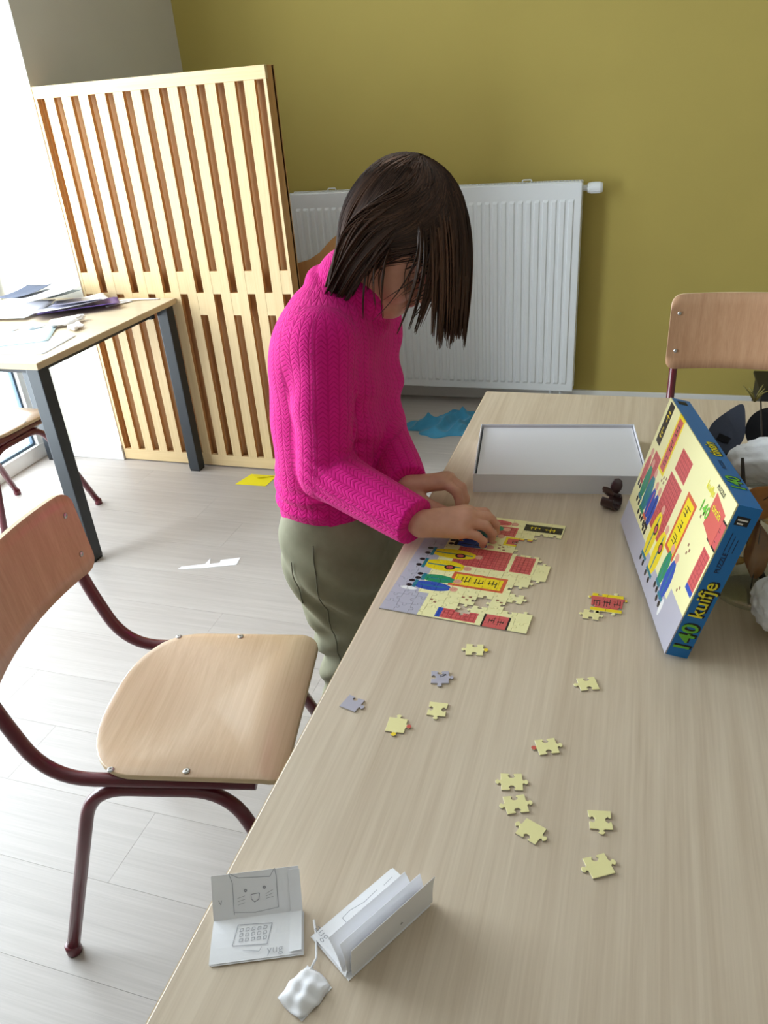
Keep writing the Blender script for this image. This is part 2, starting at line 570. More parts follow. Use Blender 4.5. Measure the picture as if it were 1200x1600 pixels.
    for s in (-1, 1):
        w = W - .012
        # side tube: backrest upright, bend, run below the seat
        yb = s * (bw - .028)
        top = bp(yb, back_h - .012, .011 + r * .98)
        low = bp(yb, 0.0, .011 + r * .98)
        pts = bend_path([top, low, (-.235 * k, s * w, zt), (F - .05 * k, s * w, zt)], .085, 8)
        MB().tube(pts, r, 12).build('side_tube', 'red_tube', c, smooth=True)
        # inverted-U leg pair welded below the side tube
        zu = zt - 2 * r + .003
        pts = bend_path([(-.285 * k, s * (w + .045), .012), (-.165 * k, s * w, zu), (.085 * k, s * w, zu), (.235 * k, s * (w + .035), .012)], .07, 8)
        lg = MB().tube(pts, r, 12).build('leg_pair', 'red_tube', c, smooth=True)
        for e in (0, -1):
            p = pts[e]
            MB().lathe([(.0145, 0), (.0152, .004), (.0148, .022), (.0128, .024)], (p.x, p.y, 0), 12).build('foot_cap', 'red_tube', lg, smooth=True)
    for x in (-.12 * k, .06 * k):
        MB().tube([(x, -W + .012, zt - r * .9), (x, W - .012, zt - r * .9)], .010, 10).build('crossbar', 'red_tube', c, smooth=True)
    return c
chair('beech plywood school chair with dark red tube frame, nearest the camera', (-.724, .945, 0), math.radians(12.3))
chair('beech school chair pushed under the small paper-strewn table by the window', (-2.335, 2.125, 0), math.radians(88), 1.0)
chair('beech school chair with tall back behind the far end of the long table', (.315, 2.255, 0), math.radians(-93), 1.13, back_h=.235, back_z=.585, seat_z=.46)

# ------------------------------------------------------------------ radiator
RX0, RX1, RZ0, RZ1, RYF = -1.66, -.276, .092, 1.04, 3.664
rad = tag(empty('radiator', ((RX0 + RX1) / 2, (RYF + YB) / 2, 0)), 'white ribbed panel radiator on the mustard wall', 'radiator')
ox, oy = rad.location.x, rad.location.y
def L(mb): # shift world-built meshes into the radiator's frame
    mb.v = [(p[0] - ox, p[1] - oy, p[2]) for p in mb.v]; return mb
L(MB().box(RX0, RX1, RYF, RYF + .012, RZ0, RZ1)).build('front_panel', 'radiator_white', rad, bevel=.004)
L(MB().box(RX0, RX1, RYF + .072, RYF + .084, RZ0, RZ1)).build('rear_panel', 'radiator_white', rad, bevel=.004)
rib_me = None
nrib = 36
pitch = (RX1 - RX0 - .05) / nrib
for i in range(nrib):
    if rib_me is None:
        hw, zz0, zz1 = pitch * .36, RZ0 + .035, RZ1 - .065
        b = MB()
        prof = [(-hw, 0), (-hw * .62, -.006), (hw * .62, -.006), (hw, 0)]
        vs = []
        for (z, s) in ((zz0, 0), (zz0 + .012, 1), (zz1 - .012, 1), (zz1, 0)):
            vs += [(x, yv * s, z) for (x, yv) in prof]
        fs = [(a * 4 + k, a * 4 + k + 1, (a + 1) * 4 + k + 1, (a + 1) * 4 + k) for a in range(3) for k in range(3)]
        b.add(vs, fs)
        rib_me = b.mesh('rib', 'radiator_white')
    inst('rib', rib_me, rad, (RX0 + .025 + (i + .5) * pitch - ox, RYF + .0003 - oy, 0))
for x in (RX0, RX1 - .004):
    L(MB().box(x, x + .004, RYF + .012, RYF + .072, RZ0 + .01, RZ1 - .002)).build('side_panel', 'radiator_white', rad, bevel=.001)
g = MB()
g.box(RX0 + .004, RX1 - .004, RYF + .013, RYF + .0175, RZ1 - .012, RZ1 + .004).box(RX0 + .004, RX1 - .004, RYF + .066, RYF + .0715, RZ1 - .012, RZ1 + .004)
L(g).build('top_grille_edge', 'radiator_white', rad)
slot = MB().box(-.0035, .0035, RYF + .0175 - oy, RYF + .066 - oy, RZ1 - .010, RZ1 + .003).mesh('grille_bar', 'radiator_white')
for i in range(90):
    inst('grille_bar', slot, rad, (RX0 + .015 + i * (RX1 - RX0 - .03) / 89 - ox, 0, 0))
L(MB().box(RX0 + .02, RX1 - .02, RYF + .02, RYF + .064, RZ0 + .03, RZ1 - .02)).build('convector_fins', 'radiator_dark', rad)
for x in (-.52, -1.45):
    L(MB().box(x - .02, x + .02, RYF + .084, YB - .001, RZ0 + .1, RZ1 - .06)).build('bracket', 'radiator_white', rad)
    L(MB().tube(bend_path([(x - .02, RYF + .05, RZ1 + .002), (x - .02, RYF + .05, RZ1 + .014), (x + .02, RYF + .05, RZ1 + .014), (x + .02, RYF + .05, RZ1 + .002)], .008, 4), .003, 8)).build('hook', 'radiator_white', rad, smooth=True)
mt = Matrix.Translation((RX1 - ox, RYF + .045 - oy, RZ1 - .028)) @ Matrix.Rotation(math.pi / 2, 4, 'Y')
v = MB().lathe([(.013, -.004), (.013, .018), (.019, .020), (.0225, .028), (.0225, .075), (.0185, .084), (.0, .084)], (0, 0, 0), 24, mat=mt).build('thermostat_valve', 'radiator_white', rad, smooth=False)
for k in range(12):
    a = 2 * math.pi * k / 12
    MB().box(.0222, .0236, -.002, .002, .034, .072, mat=mt @ Matrix.Rotation(a, 4, 'Z')).build('grip', 'radiator_white', v)
L(MB().tube([(RX1 - .06, RYF + .05, RZ0 + .004), (RX1 - .06, RYF + .05, 0)], .009, 10)).build('pipe', 'radiator_white', rad, smooth=True)
L(MB().tube([(RX1 - .11, RYF + .05, RZ0 + .004), (RX1 - .11, RYF + .05, 0)], .009, 10)).build('pipe', 'radiator_white', rad, smooth=True)

# ------------------------------------------------------------------ slatted wooden panel
PX0, PX1, PY0, PY1, PH = -2.258, -1.286, 2.775, 2.852, 1.552
pan = tag(empty('slatted_panel', ((PX0 + PX1) / 2, (PY0 + PY1) / 2, 0)), 'tall pale maple panel of vertical slats with staggered brown slots', 'panel')
px_, py_ = pan.location.x, pan.location.y
def LP(mb):
    mb.v = [(p[0] - px_, p[1] - py_, p[2]) for p in mb.v]; return mb
ft = .018
n_slot = 13
sp = .0763; sw = .0345
s0 = PX0 + (PX1 - PX0 - (n_slot - 1) * sp - sw) / 2
LP(MB().box(PX0, PX1, PY0 + .058, PY0 + .070, .012, PH - .002)).build('backing_board', 'brown_board', pan)
LP(MB().box(PX0, PX0 + .018, PY0 + ft, PY1, .004, PH)).build('side_board', 'brown_board', pan)
LP(MB().box(PX1 - .018, PX1, PY0 + ft, PY1, .004, PH)).build('side_board', 'brown_board', pan)
LP(MB().box(PX0 + .018, PX1 - .018, PY0 + ft, PY1, PH - .018, PH)).build('top_board', 'brown_board', pan)
LP(MB().box(PX0, PX1, PY0, PY0 + ft, PH - .042, PH)).build('top_rail', 'maple_rail', pan, bevel=.0012)
LP(MB().box(PX0, PX1, PY0, PY0 + ft, .006, .058)).build('bottom_rail', 'maple_rail', pan, bevel=.0012)
def two_tone(mb):
    mb.mi = [0 if k % 6 == 2 else 1 for k in range(len(mb.f))]
    return mb
for (a, b) in ((PX0, s0), (s0 + (n_slot - 1) * sp + sw, PX1)):
    LP(two_tone(MB().box(a, b, PY0, PY0 + ft, .0582, PH - .0422))).build('stile', ['maple_slat', 'brown_board'], pan)
slat_me = two_tone(MB().box(-(sp - sw) / 2, (sp - sw) / 2, PY0 - py_, PY0 + ft - py_, .0582, PH - .0422)).mesh('slat', ['maple_slat', 'brown_board'])
for i in range(n_slot - 1):
    o = inst('slat', slat_me, pan, (s0 + i * sp + sw + (sp - sw) / 2 - px_, 0, 0))
for i in range(n_slot):
    za, zb = ((.777, .866) if i % 2 == 0 else (.692, .781))
    x = s0 + i * sp
    LP(two_tone(MB().box(x + .0003, x + sw - .0003, PY0 + .0006, PY0 + ft, za, zb))).build('bridge_block', ['maple_slat', 'brown_board'], pan)

# board with a curved top standing behind the panel
bd = [(-1.62, 0), (-1.17, 0), (-1.17, .955), (-1.20, .935), (-1.25, .890), (-1.30, .862), (-1.36, .846), (-1.45, .842), (-1.62, .85)]
mtx = Matrix(((1, 0, 0, 0), (0, 0, 1, 3.0), (0, 1, 0, 0), (0, 0, 0, 1)))
tag(MB().prism(bd, 0, .018, mat=mtx).build('curved_board', 'brown_board', bevel=.001), 'brown wooden board with curved top edge behind the slatted panel', 'board')
# dark crate near the back wall
bx = tag(empty('black_crate', (.70, 3.56, 0)), 'black crate on the floor by the back wall, behind the far chair', 'crate')
MB().box(-.17, .17, -.12, .12, 0, .012).build('bottom', 'black_plastic', bx)
for (a, b, c_, d_) in ((-.17, .17, -.12, -.108), (-.17, .17, .108, .12), (-.17, -.158, -.108, .108), (.158, .17, -.108, .108)):
    MB().box(a, b, c_, d_, .012, .20).build('side', 'black_plastic', bx)
MB().box(-.18, .18, -.13, .13, .20, .215).build('lid', 'black_plastic', bx, bevel=.003)
# ------------------------------------------------------------------ smooth implicit surfaces for the child
class SDF:
    """smooth union of rounded cones / ellipsoids; polygonised with surface nets, chunk by chunk"""
    def __init__(s, k=.02):
        s.P = []          # (type, data..., k)
        s.k = k
        s.post = None
        s.cut = []        # planes (point, normal): keep the side against the normal
        s.sub = []
    def cone(s, a, b, ra, rb, k=None):
        s.P.append(('c', np.array(a, float), np.array(b, float), ra, rb, s.k if k is None else k)); return s
    def chain(s, pts, rs, k=None):
        for i in range(len(pts) - 1):
            s.cone(pts[i], pts[i + 1], rs[i], rs[i + 1], k)
        return s
    def ell(s, c, M, r, k=None):
        """ellipsoid: centre, 3x3 rows = axes, radii"""
        s.P.append(('e', np.array(c, float), np.array(M, float), np.array(r, float), None, s.k if k is None else k)); return s
    def ring(s, c, n, R, h, t, k=None, ex=(1, 0)):
        s.P.append(('r', np.array(c, float), np.array(n, float) / np.linalg.norm(n), R, (h, t), s.k if k is None else k)); return s
    @staticmethod
    def d(p, X):
        if p[0] == 'c':
            a, b, ra, rb = p[1], p[2], p[3], p[4]
            ba = b - a
            t = np.clip(((X - a) @ ba) / max(1e-12, ba @ ba), 0, 1)
            Z = X - a - t[:, None] * ba
            return np.sqrt(np.einsum('ij,ij->i', Z, Z)) - (ra + (rb - ra) * t)
        if p[0] == 'e':
            q = (X - p[1]) @ p[2].T
            q = q / p[3]
            k0 = np.sqrt(np.einsum('ij,ij->i', q, q))
            q = q / p[3]
            k1 = np.sqrt(np.einsum('ij,ij->i', q, q)) + 1e-9
            return k0 * (k0 - 1.0) / k1
        q = X - p[1]
        h = q @ p[2]
        rad = np.linalg.norm(q - h[:, None] * p[2], axis=1)
        hh, tt = p[4]
        a = np.abs(rad - p[3] + .25 * np.abs(h) ** 2 / hh) - 0
        b = np.abs(h) - hh
        return np.sqrt(np.maximum(a, 0) ** 2 + np.maximum(b, 0) ** 2) - tt
    def bound(s, p):
        if p[0] == 'c': return (p[1] + p[2]) / 2, np.linalg.norm(p[2] - p[1]) / 2 + max(p[3], p[4])
        if p[0] == 'e': return p[1], float(np.max(p[3]))
        return p[1], p[3] + p[4][0] + p[4][1]
    def ev(s, X, prims, full=True):
        D = None
        for p in prims:
            d = SDF.d(p, X)
            if D is None: D = d
            else:
                k = p[5]
                if k < 1e-5:
                    D = np.minimum(D, d)
                else:
                    h = np.maximum(k - np.abs(D - d), 0) / k
                    D = np.minimum(D, d) - h * h * k * .25
        if not full: return D
        for p in s.sub:
            if np.linalg.norm(X[0] - p[1]) > .14: continue
            d = -SDF.d(p, X)
            k = p[5]
            h = np.maximum(k - np.abs(D - d), 0) / k
            D = np.maximum(D, d) + h * h * k * .25
        if s.post is not None:
            m = np.abs(D) < .022
            if m.any(): D[m] = s.post(X[m], D[m])
        for (q, n, rad) in s.cut:
            m = np.linalg.norm(X - q, axis=1) < rad
            pl = (X - q) @ n
            D = np.where(m, np.maximum(D, pl), D)
        return D
    def mesh(s, h, CH=12):
        bs = [s.bound(p) for p in s.P]
        BC = np.array([b[0] for b in bs]); BR = np.array([b[1] for b in bs])
        lo = np.min([c - r for c, r in bs], 0) - .02
        hi = np.max([c + r for c, r in bs], 0) + .02
        n = np.ceil((hi - lo) / h).astype(int)
        V, I, Q = [], [], []
        diag = CH * h * math.sqrt(3) / 2 + h * 2
        BIG = 4096
        for ci in range(0, n[0], CH):
            for cj in range(0, n[1], CH):
                for ck in range(0, n[2], CH):
                    cen = lo + (np.array([ci, cj, ck]) + CH / 2) * h
                    dd = np.linalg.norm(cen - BC, axis=1) - BR
                    pr = [s.P[i] for i in np.nonzero(dd < diag + .05)[0]]
                    if not pr: continue
                    d0 = s.ev(cen[None], pr, False)[0]
                    if abs(d0) > diag * 1.1 + .012: continue
                    # refine the culling with real distances
                    ds = [SDF.d(p, cen[None])[0] for p in pr]
                    mn = min(ds)
                    pr = [p for p, q in zip(pr, ds) if q < max(mn, -diag) + 2 * diag + p[5]]
                    g = np.arange(-1, CH + 2)
                    gx, gy, gz = np.meshgrid(ci + g, cj + g, ck + g, indexing='ij')
                    X = lo + np.stack([gx, gy, gz], -1).reshape(-1, 3) * h
                    D = s.ev(X, pr).reshape(gx.shape)
                    neg = D < 0
                    if neg.all() or not neg.any(): continue
                    m = CH + 2
                    acc = np.zeros((m, m, m, 3)); cnt = np.zeros((m, m, m))
                    off = [(a, b, c) for a in (0, 1) for b in (0, 1) for c in (0, 1)]
                    for a in range(3):
                        e = [0, 0, 0]; e[a] = 1
                        for o in off:
                            if o[a]: continue
                            A = D[o[0]:o[0] + m, o[1]:o[1] + m, o[2]:o[2] + m]
                            o2 = (o[0] + e[0], o[1] + e[1], o[2] + e[2])
                            B = D[o2[0]:o2[0] + m, o2[1]:o2[1] + m, o2[2]:o2[2] + m]
                            x = (A < 0) != (B < 0)
                            t = np.where(x, A / np.where(np.abs(A - B) < 1e-12, 1, A - B), 0)
                            for q in range(3):
                                acc[..., q] += np.where(x, o[q] + (t if q == a else 0), 0)
                            cnt += x
                    has = cnt > 0
                    cid = (gx[:-1, :-1, :-1] + 1) * BIG * BIG + (gy[:-1, :-1, :-1] + 1) * BIG + gz[:-1, :-1, :-1] + 1
                    base = np.stack([gx[:-1, :-1, :-1], gy[:-1, :-1, :-1], gz[:-1, :-1, :-1]], -1)
                    V.append(lo + (base[has] + acc[has] / cnt[has][:, None]) * h)
                    I.append(cid[has])
                    # quads for grid edges owned by this chunk
                    S1 = slice(1, CH + 1)
                    for a in range(3):
                        e = [0, 0, 0]; e[a] = 1
                        A = D[1:CH + 1, 1:CH + 1, 1:CH + 1]
                        B = D[1 + e[0]:CH + 1 + e[0], 1 + e[1]:CH + 1 + e[1], 1 + e[2]:CH + 1 + e[2]]
                        x = np.argwhere((A < 0) != (B < 0)) + 1
                        if len(x) == 0: continue
                        s_in = D[x[:, 0], x[:, 1], x[:, 2]] < 0
                        b_, c_ = [(1, 2), (2, 0), (0, 1)][a]
                        qs = []
                        for (db, dc) in ((0, 0), (-1, 0), (-1, -1), (0, -1)):
                            y = x.copy(); y[:, b_] += db; y[:, c_] += dc
                            qs.append(cid[y[:, 0], y[:, 1], y[:, 2]])
                        q = np.stack(qs, 1)
                        q[~s_in] = q[~s_in][:, ::-1]
                        Q.append(q)
        V = np.concatenate(V); I = np.concatenate(I); Q = np.concatenate(Q)
        u, first, inv = np.unique(I, return_index=True, return_inverse=True)
        V = V[first]
        Q = np.searchsorted(u, Q)
        return V, Q

def np_mesh(name, V, Q, mats, parent=None, smooth=True, shift=(0, 0, 0)):
    me = bpy.data.meshes.new(name)
    nv, nf = len(V), len(Q)
    kq = Q.shape[1]
    me.vertices.add(nv)
    me.vertices.foreach_set('co', (V - np.array(shift)).astype(np.float32).ravel())
    me.loops.add(nf * kq)
    me.loops.foreach_set('vertex_index', Q.astype(np.int32).ravel())
    me.polygons.add(nf)
    me.polygons.foreach_set('loop_start', np.arange(0, nf * kq, kq, dtype=np.int32))
    me.polygons.foreach_set('loop_total', np.full(nf, kq, dtype=np.int32))
    me.polygons.foreach_set('use_smooth', np.full(nf, smooth))
    for mm in mats: me.materials.append(MATS[mm])
    me.update(calc_edges=True)
    me.validate()
    o = bpy.data.objects.new(name, me)
    COL.objects.link(o)
    if parent: o.parent = parent
    return o
def vnoise(X, f, seed=0):
    """cheap smooth noise made of a few rotated sines"""
    r = np.random.default_rng(seed)
    out = np.zeros(len(X))
    for i in range(7):
        k = r.normal(size=3); k = k / np.linalg.norm(k) * f * r.uniform(.6, 1.6)
        out += np.sin(X @ k + r.uniform(0, 6.28)) / 7
    return out

# skin, knit, trousers, hair materials
t = NT('skin')
n = t.noise(t.coords(), 35, 3)
base = t.ramp(n, [(0.3, srgb(194, 140, 118)), (0.7, srgb(208, 155, 132))])
at = t.n('ShaderNodeVertexColor'); at.layer_name = 'lips'
t.set(Base_Color=t.mix(at.outputs[0], base, srgb(178, 88, 86)), Roughness=0.5)
t.b.inputs['Subsurface Weight'].default_value = 0.12
t.b.inputs['Subsurface Radius'].default_value = (0.01, 0.004, 0.002)
t.b.inputs['Subsurface Scale'].default_value = 0.4
t.bump(t.noise(t.coords(), 500, 2), 0.06, 0.0005)

t = NT('pink_knit')
tc = t.n('ShaderNodeUVMap'); tc.uv_map = 'knit'
sx = t.n('ShaderNodeSeparateXYZ'); t.l(tc.outputs[0], sx.inputs[0])
u_, v_ = sx.outputs[0], sx.outputs[1]
# columns 22 mm wide with stitched edges, slanting stitches between them
col = t.math('ABSOLUTE', t.math('SUBTRACT', t.math('FRACT', t.math('MULTIPLY', u_, 1 / .019)), .5))
edge = t.math('SMOOTH_MIN', t.math('MULTIPLY', t.math('SUBTRACT', .5, col), 7.0), 1.0, .3)
zig = t.math('PINGPONG', t.math('MULTIPLY', u_, 1.0), .0095)
dia = t.math('ABSOLUTE', t.math('SUBTRACT', t.math('FRACT', t.math('MULTIPLY', t.math('ADD', v_, t.math('MULTIPLY', zig, .9)), 1 / .0085)), .5))
dia = t.math('SMOOTH_MIN', t.math('MULTIPLY', dia, 4.5), 1.0, .3)
wob = t.noise(t.coords(), 120, 3)
hgt = t.math('ADD', t.math('MULTIPLY', t.math('MULTIPLY', edge, dia), .7), t.math('MULTIPLY', wob, .8))
t.set(Base_Color=t.ramp(hgt, [(0.25, srgb(198, 14, 114)), (0.95, srgb(224, 30, 140))]), Roughness=0.9)
t.b.inputs['Sheen Weight'].default_value = 0.08
t.b.inputs['Specular IOR Level'].default_value = 0.15
t.bump(hgt, 0.6, 0.0022)

t = NT('khaki_cotton')
n = t.noise(t.coords(), 14, 4)
t.set(Base_Color=t.ramp(n, [(0.3, srgb(128, 126, 104)), (0.7, srgb(150, 148, 126))]), Roughness=0.9)
t.b.inputs['Specular IOR Level'].default_value = 0.2
t.bump(t.noise(t.coords(), 900, 2), 0.2, 0.0005)
plain('khaki_seam', srgb(100, 98, 80), 0.9)

t = NT('brown_hair')
n = t.noise(t.coords(), 60, 3)
oi = t.n('ShaderNodeVertexColor'); oi.layer_name = 'strand'
c = t.mix(oi.outputs[0], srgb(42, 28, 22), srgb(104, 74, 58))
t.set(Base_Color=c, Roughness=0.42)
t.b.inputs['Specular IOR Level'].default_value = 0.3
plain('eye_dark', srgb(26, 18, 16), 0.3)
plain('brow_brown', srgb(70, 48, 38), 0.8)

GX, GY = -.54, 1.29
girl = tag(empty('person', (GX, GY, 0)), 'child in pink knitted sweater and khaki trousers leaning over the puzzle', 'person')
SH = (GX, GY, 0)

# head frame
E0 = np.array([-.404, 1.288, 1.226])
hp, hy_ = math.radians(40), math.radians(-9)
HF = np.array([math.cos(hp) * math.cos(hy_), math.cos(hp) * math.sin(hy_), -math.sin(hp)])
HL = np.array([-math.sin(hy_), math.cos(hy_), 0.0])
HU = np.cross(HF, HL)
HM = np.stack([HF, HL, HU])
def hd(f, l, u): return E0 + f * HF + l * HL + u * HU

# joints
RS, RE, RW = (-.495, 1.165, 1.085), (-.512, 1.150, .848), (-.318, 1.058, .812)
LS, LE, LW = (-.495, 1.410, 1.075), (-.485, 1.375, .855), (-.372, 1.188, .812)

body = SDF(.012)
# head
body.ell(hd(.004, 0, .048), HM, (.090, .071, .084), .02)
body.ell(hd(.032, 0, -.012), HM, (.060, .058, .080), .03)
body.cone(hd(.072, -.010, -.086), hd(.072, .010, -.086), .017, .017, .03)       # chin
for s in (-1, 1):
    body.cone(hd(.01, s * .050, -.055), hd(.060, s * .018, -.088), .016, .016, .03)   # jaw line
    body.ell(hd(.062, s * .034, -.038), HM, (.026, .024, .026), .02)           # cheek
    body.ell(hd(.084, s * .030, .012), HM, (.012, .022, .008), .012)           # brow ridge
    body.ell(hd(.0765, s * .031, -.006), HM, (.0115, .0145, .0105), .004)      # closed lids over the eyeball
    ax = np.stack([HF * .96 - HL * s * .28, HL * .96 * s + HF * .28, HU])
    body.ell(hd(-.004, s * .075, -.002), ax, (.019, .0065, .030), .004)        # ear shell
    body.ell(hd(.000, s * .073, -.028), HM, (.009, .006, .010), .005)          # ear lobe
    body.sub.append(('e', hd(.002, s * .083, .000), ax, np.array([.010, .006, .017]), None, .004))
    body.sub.append(('e', hd(.098, s * .034, -.010), HM, np.array([.016, .016, .010]), None, .02))
body.chain([hd(.090, 0, .006), hd(.100, 0, -.028), hd(.107, 0, -.042)], [.007, .008, .0095], .012)   # nose
for s in (-1, 1):
    body.cone(hd(.098, s * .009, -.045), hd(.092, s * .011, -.046), .006, .006, .006)
body.cone(hd(.0885, -.014, -.0665), hd(.0925, 0, -.0635), .0042, .0056, .005)
body.cone(hd(.0885, .014, -.0665), hd(.0925, 0, -.0635), .0042, .0056, .005)
body.cone(hd(.0875, -.012, -.0725), hd(.0875, .012, -.0725), .0055, .0055, .005)
# neck, trunk
body.cone(hd(-.022, 0, -.045), (-.495, 1.288, 1.10), .050, .056, .03)
body.cone((-.515, 1.22, 1.06), (-.515, 1.36, 1.06), .065, .065, .03)
body.cone((-.54, 1.25, .95), (-.54, 1.33, .95), .085, .085, .04)
body.cone((-.555, 1.25, .72), (-.555, 1.33, .72), .085, .085, .05)
body.cone((-.545, 1.25, .95), (-.555, 1.25, .72), .08, .08, .04)
body.cone((-.545, 1.33, .95), (-.555, 1.33, .72), .08, .08, .04)
# arms
for S_, E_, W_ in ((RS, RE, RW), (LS, LE, LW)):
    body.chain([S_, E_], [.036, .032], .02)
    body.chain([E_, W_], [.032, .0175], .014)
# legs
for s in (-1, 1):
    yy = 1.29 + s * .066
    body.chain([(-.54, yy, .60), (-.53, yy - s * .018, .40), (-.55, yy - s * .004, .08)], [.075, .05, .036], .02)
    body.cone((-.565, yy, .035), (-.44, yy, .028), .034, .026, .01)
# hands
def hand(W, K, PIP, DIP, TIP, TH, r0=.0088):
    W = np.array(W)
    for i in range(4):
        k = np.array(K[i])
        lat = np.array(K[3]) - np.array(K[0]); lat /= np.linalg.norm(lat)
        body.cone(W + (k - W) * .10 + lat * (i - 1.5) * .0055, k, .0155, .0124 if i < 3 else .0108, .010)
        r = r0 * (1.0, 1.02, .98, .86)[i]
        body.chain([k, PIP[i], DIP[i], TIP[i]], [r * 1.12, r * 1.0, r * .9, r * .8], .0028)
    for i in range(3):
        a, b = np.array(K[i]), np.array(K[i + 1])
        body.cone(a * .9 + W * .1, b * .9 + W * .1, .0105, .0100, .008)
    body.chain([W + (np.array(TH[0]) - W) * .1, TH[0], TH[1], TH[2]], [.014, .0128, .0098, .0078], .006)
RK = [(-.246, 1.112, .812), (-.239, 1.096, .815), (-.238, 1.080, .810), (-.245, 1.064, .800)]
RPIP = [(-.219, 1.124, .806), (-.211, 1.108, .807), (-.211, 1.089, .801), (-.222, 1.070, .792)]
RDIP = [(-.208, 1.131, .789), (-.200, 1.116, .789), (-.201, 1.095, .784), (-.212, 1.074, .780)]
RTIP = [(-.206, 1.134, .775), (-.200, 1.119, .774), (-.203, 1.097, .7725), (-.214, 1.076, .772)]
hand(RW, RK, RPIP, RDIP, RTIP, [(-.292, 1.092, .797), (-.256, 1.120, .784), (-.226, 1.136, .776)])
LK = [(-.305, 1.192, .822), (-.302, 1.208, .822), (-.304, 1.224, .816), (-.311, 1.238, .806)]
LPIP = [(-.280, 1.180, .812), (-.275, 1.197, .812), (-.278, 1.214, .804), (-.288, 1.230, .794)]
LDIP = [(-.273, 1.174, .794), (-.267, 1.190, .793), (-.271, 1.208, .787), (-.280, 1.226, .782)]
LTIP = [(-.275, 1.170, .778), (-.270, 1.184, .776), (-.275, 1.203, .773), (-.283, 1.221, .772)]
hand(LW, LK, LPIP, LDIP, LTIP, [(-.346, 1.168, .797), (-.312, 1.160, .786), (-.284, 1.164, .777)])
V, Q = body.mesh(.0026)
ob = np_mesh('body', V, Q, ['skin'], girl, shift=SH)
lp = (V - E0) @ HM.T
lip = np.clip(1 - ((np.abs(lp[:, 1]) / .018) ** 2 + ((lp[:, 2] + .068) / .0068) ** 2), 0, 1) * (lp[:, 0] > .082)
lip = np.clip(lip * 3, 0, 1)
ca = ob.data.color_attributes.new('lips', 'FLOAT_COLOR', 'POINT')
ca.data.foreach_set('color', np.stack([lip, lip, lip, np.ones_like(lip)], 1).astype(np.float32).ravel())
# lash lines and brows
lash = MB(); brow = MB()
for s in (-1, 1):
    pts, pb = [], []
    for i in range(9):
        a = (i / 8 - .5) * 2
        pts.append(hd(.0872 - .006 * a * a, s * .031 + .0125 * a, -.0125 + .003 * a * a) - np.array(SH))
        pb.append(hd(.0955 - .008 * a * a, s * .031 + .016 * a, .0165 - .003 * a * a) - np.array(SH))
    lash.tube(pts, [.0004] + [.0013] * 7 + [.0004], 6)
    brow.tube(pb, [.0006] + [.0022] * 7 + [.0006], 6)
lash.build('eyelashes', 'eye_dark', girl, smooth=True)
brow.build('eyebrows', 'brow_brown', girl, smooth=True)

# sweater
sw_ = SDF(.03)
for (z, xc, r, half, k) in ((.745, -.552, .096, .040, .04), (.80, -.548, .093, .040, .05), (.88, -.543, .093, .042, .05), (.97, -.540, .093, .048, .05), (1.045, -.530, .088, .066, .04)):
    sw_.cone((xc, GY - half, z), (xc, GY + half, z), r, r, k)
for (za, xa, ra, zb, xb, rb) in ((.745, -.552, .096, .88, -.543, .093), (.88, -.543, .093, 1.0, -.537, .090)):
    for s in (-1, 1):
        sw_.cone((xa, GY + s * .041, za), (xb, GY + s * .041, zb), ra, rb, .03)
sw_.cone((-.505, 1.18, 1.083), (-.505, 1.40, 1.076), .058, .056, .05)
sw_.cone((-.515, 1.26, 1.10), (-.515, 1.32, 1.10), .062, .062, .05)
cx_ = np.array([-.474, 1.288, 1.143])
cn = np.array([.66, 0, .75])
sw_.ring(cx_, cn, .0655, .031, .0085, .005)
sw_.ring(cx_ + np.array([-.018, 0, -.026]), cn, .074, .012, .013, .006)
sw_.chain([RS, ((RS[0] + RE[0]) / 2 - .004, (RS[1] + RE[1]) / 2, (RS[2] + RE[2]) / 2), RE], [.052, .052, .050], .012)
sw_.chain([LS, LE], [.053, .050], .03)
sw_.chain([RE, RW], [.051, .040], .010)
sw_.chain([LE, LW], [.051, .037], .012)
def unit(v): v = np.array(v, float); return v / np.linalg.norm(v)
for E_, W_, back in ((RE, RW, .005), (LE, LW, .006)):
    nn = unit(np.array(W_) - np.array(E_))
    sw_.cut.append((np.array(W_) - nn * back, nn, .075))
sw_.cut.append((np.array([-.55, 1.29, .722]), unit((.05, 0, -1)), .34))
RSa, REa, RWa = map(np.array, (RS, RE, RW))
def folds(X, D):
    # gathered cloth at the waist and round the elbow
    wz = np.exp(-((X[:, 2] - .765) / .045) ** 2) * (X[:, 0] < -.52)
    f = .0035 * np.sin(X[:, 2] * 190 + 4 * vnoise(X, 22, 3)) * wz
    de = np.linalg.norm(X - (REa + np.array([.03, .0, .015])), axis=1)
    f += .0040 * np.exp(-(de / .055) ** 2) * np.sin((X @ unit((.55, .1, .9))) * 260 + 3 * vnoise(X, 25, 5))
    f += .0030 * vnoise(X, 34, 9) + .0014 * vnoise(X, 90, 10)
    dc = np.exp(-((X[:, 2] - .93) / .09) ** 2) * (X[:, 0] > -.50) * (X[:, 1] > 1.17)
    f += .005 * dc * np.sin(X @ unit((.5, .2, .8)) * 80 + 2 * vnoise(X, 12, 6))
    return D + f
sw_.post = folds
V, Q = sw_.mesh(.0036)
so = np_mesh('sweater', V, Q, ['pink_knit'], girl, shift=SH)
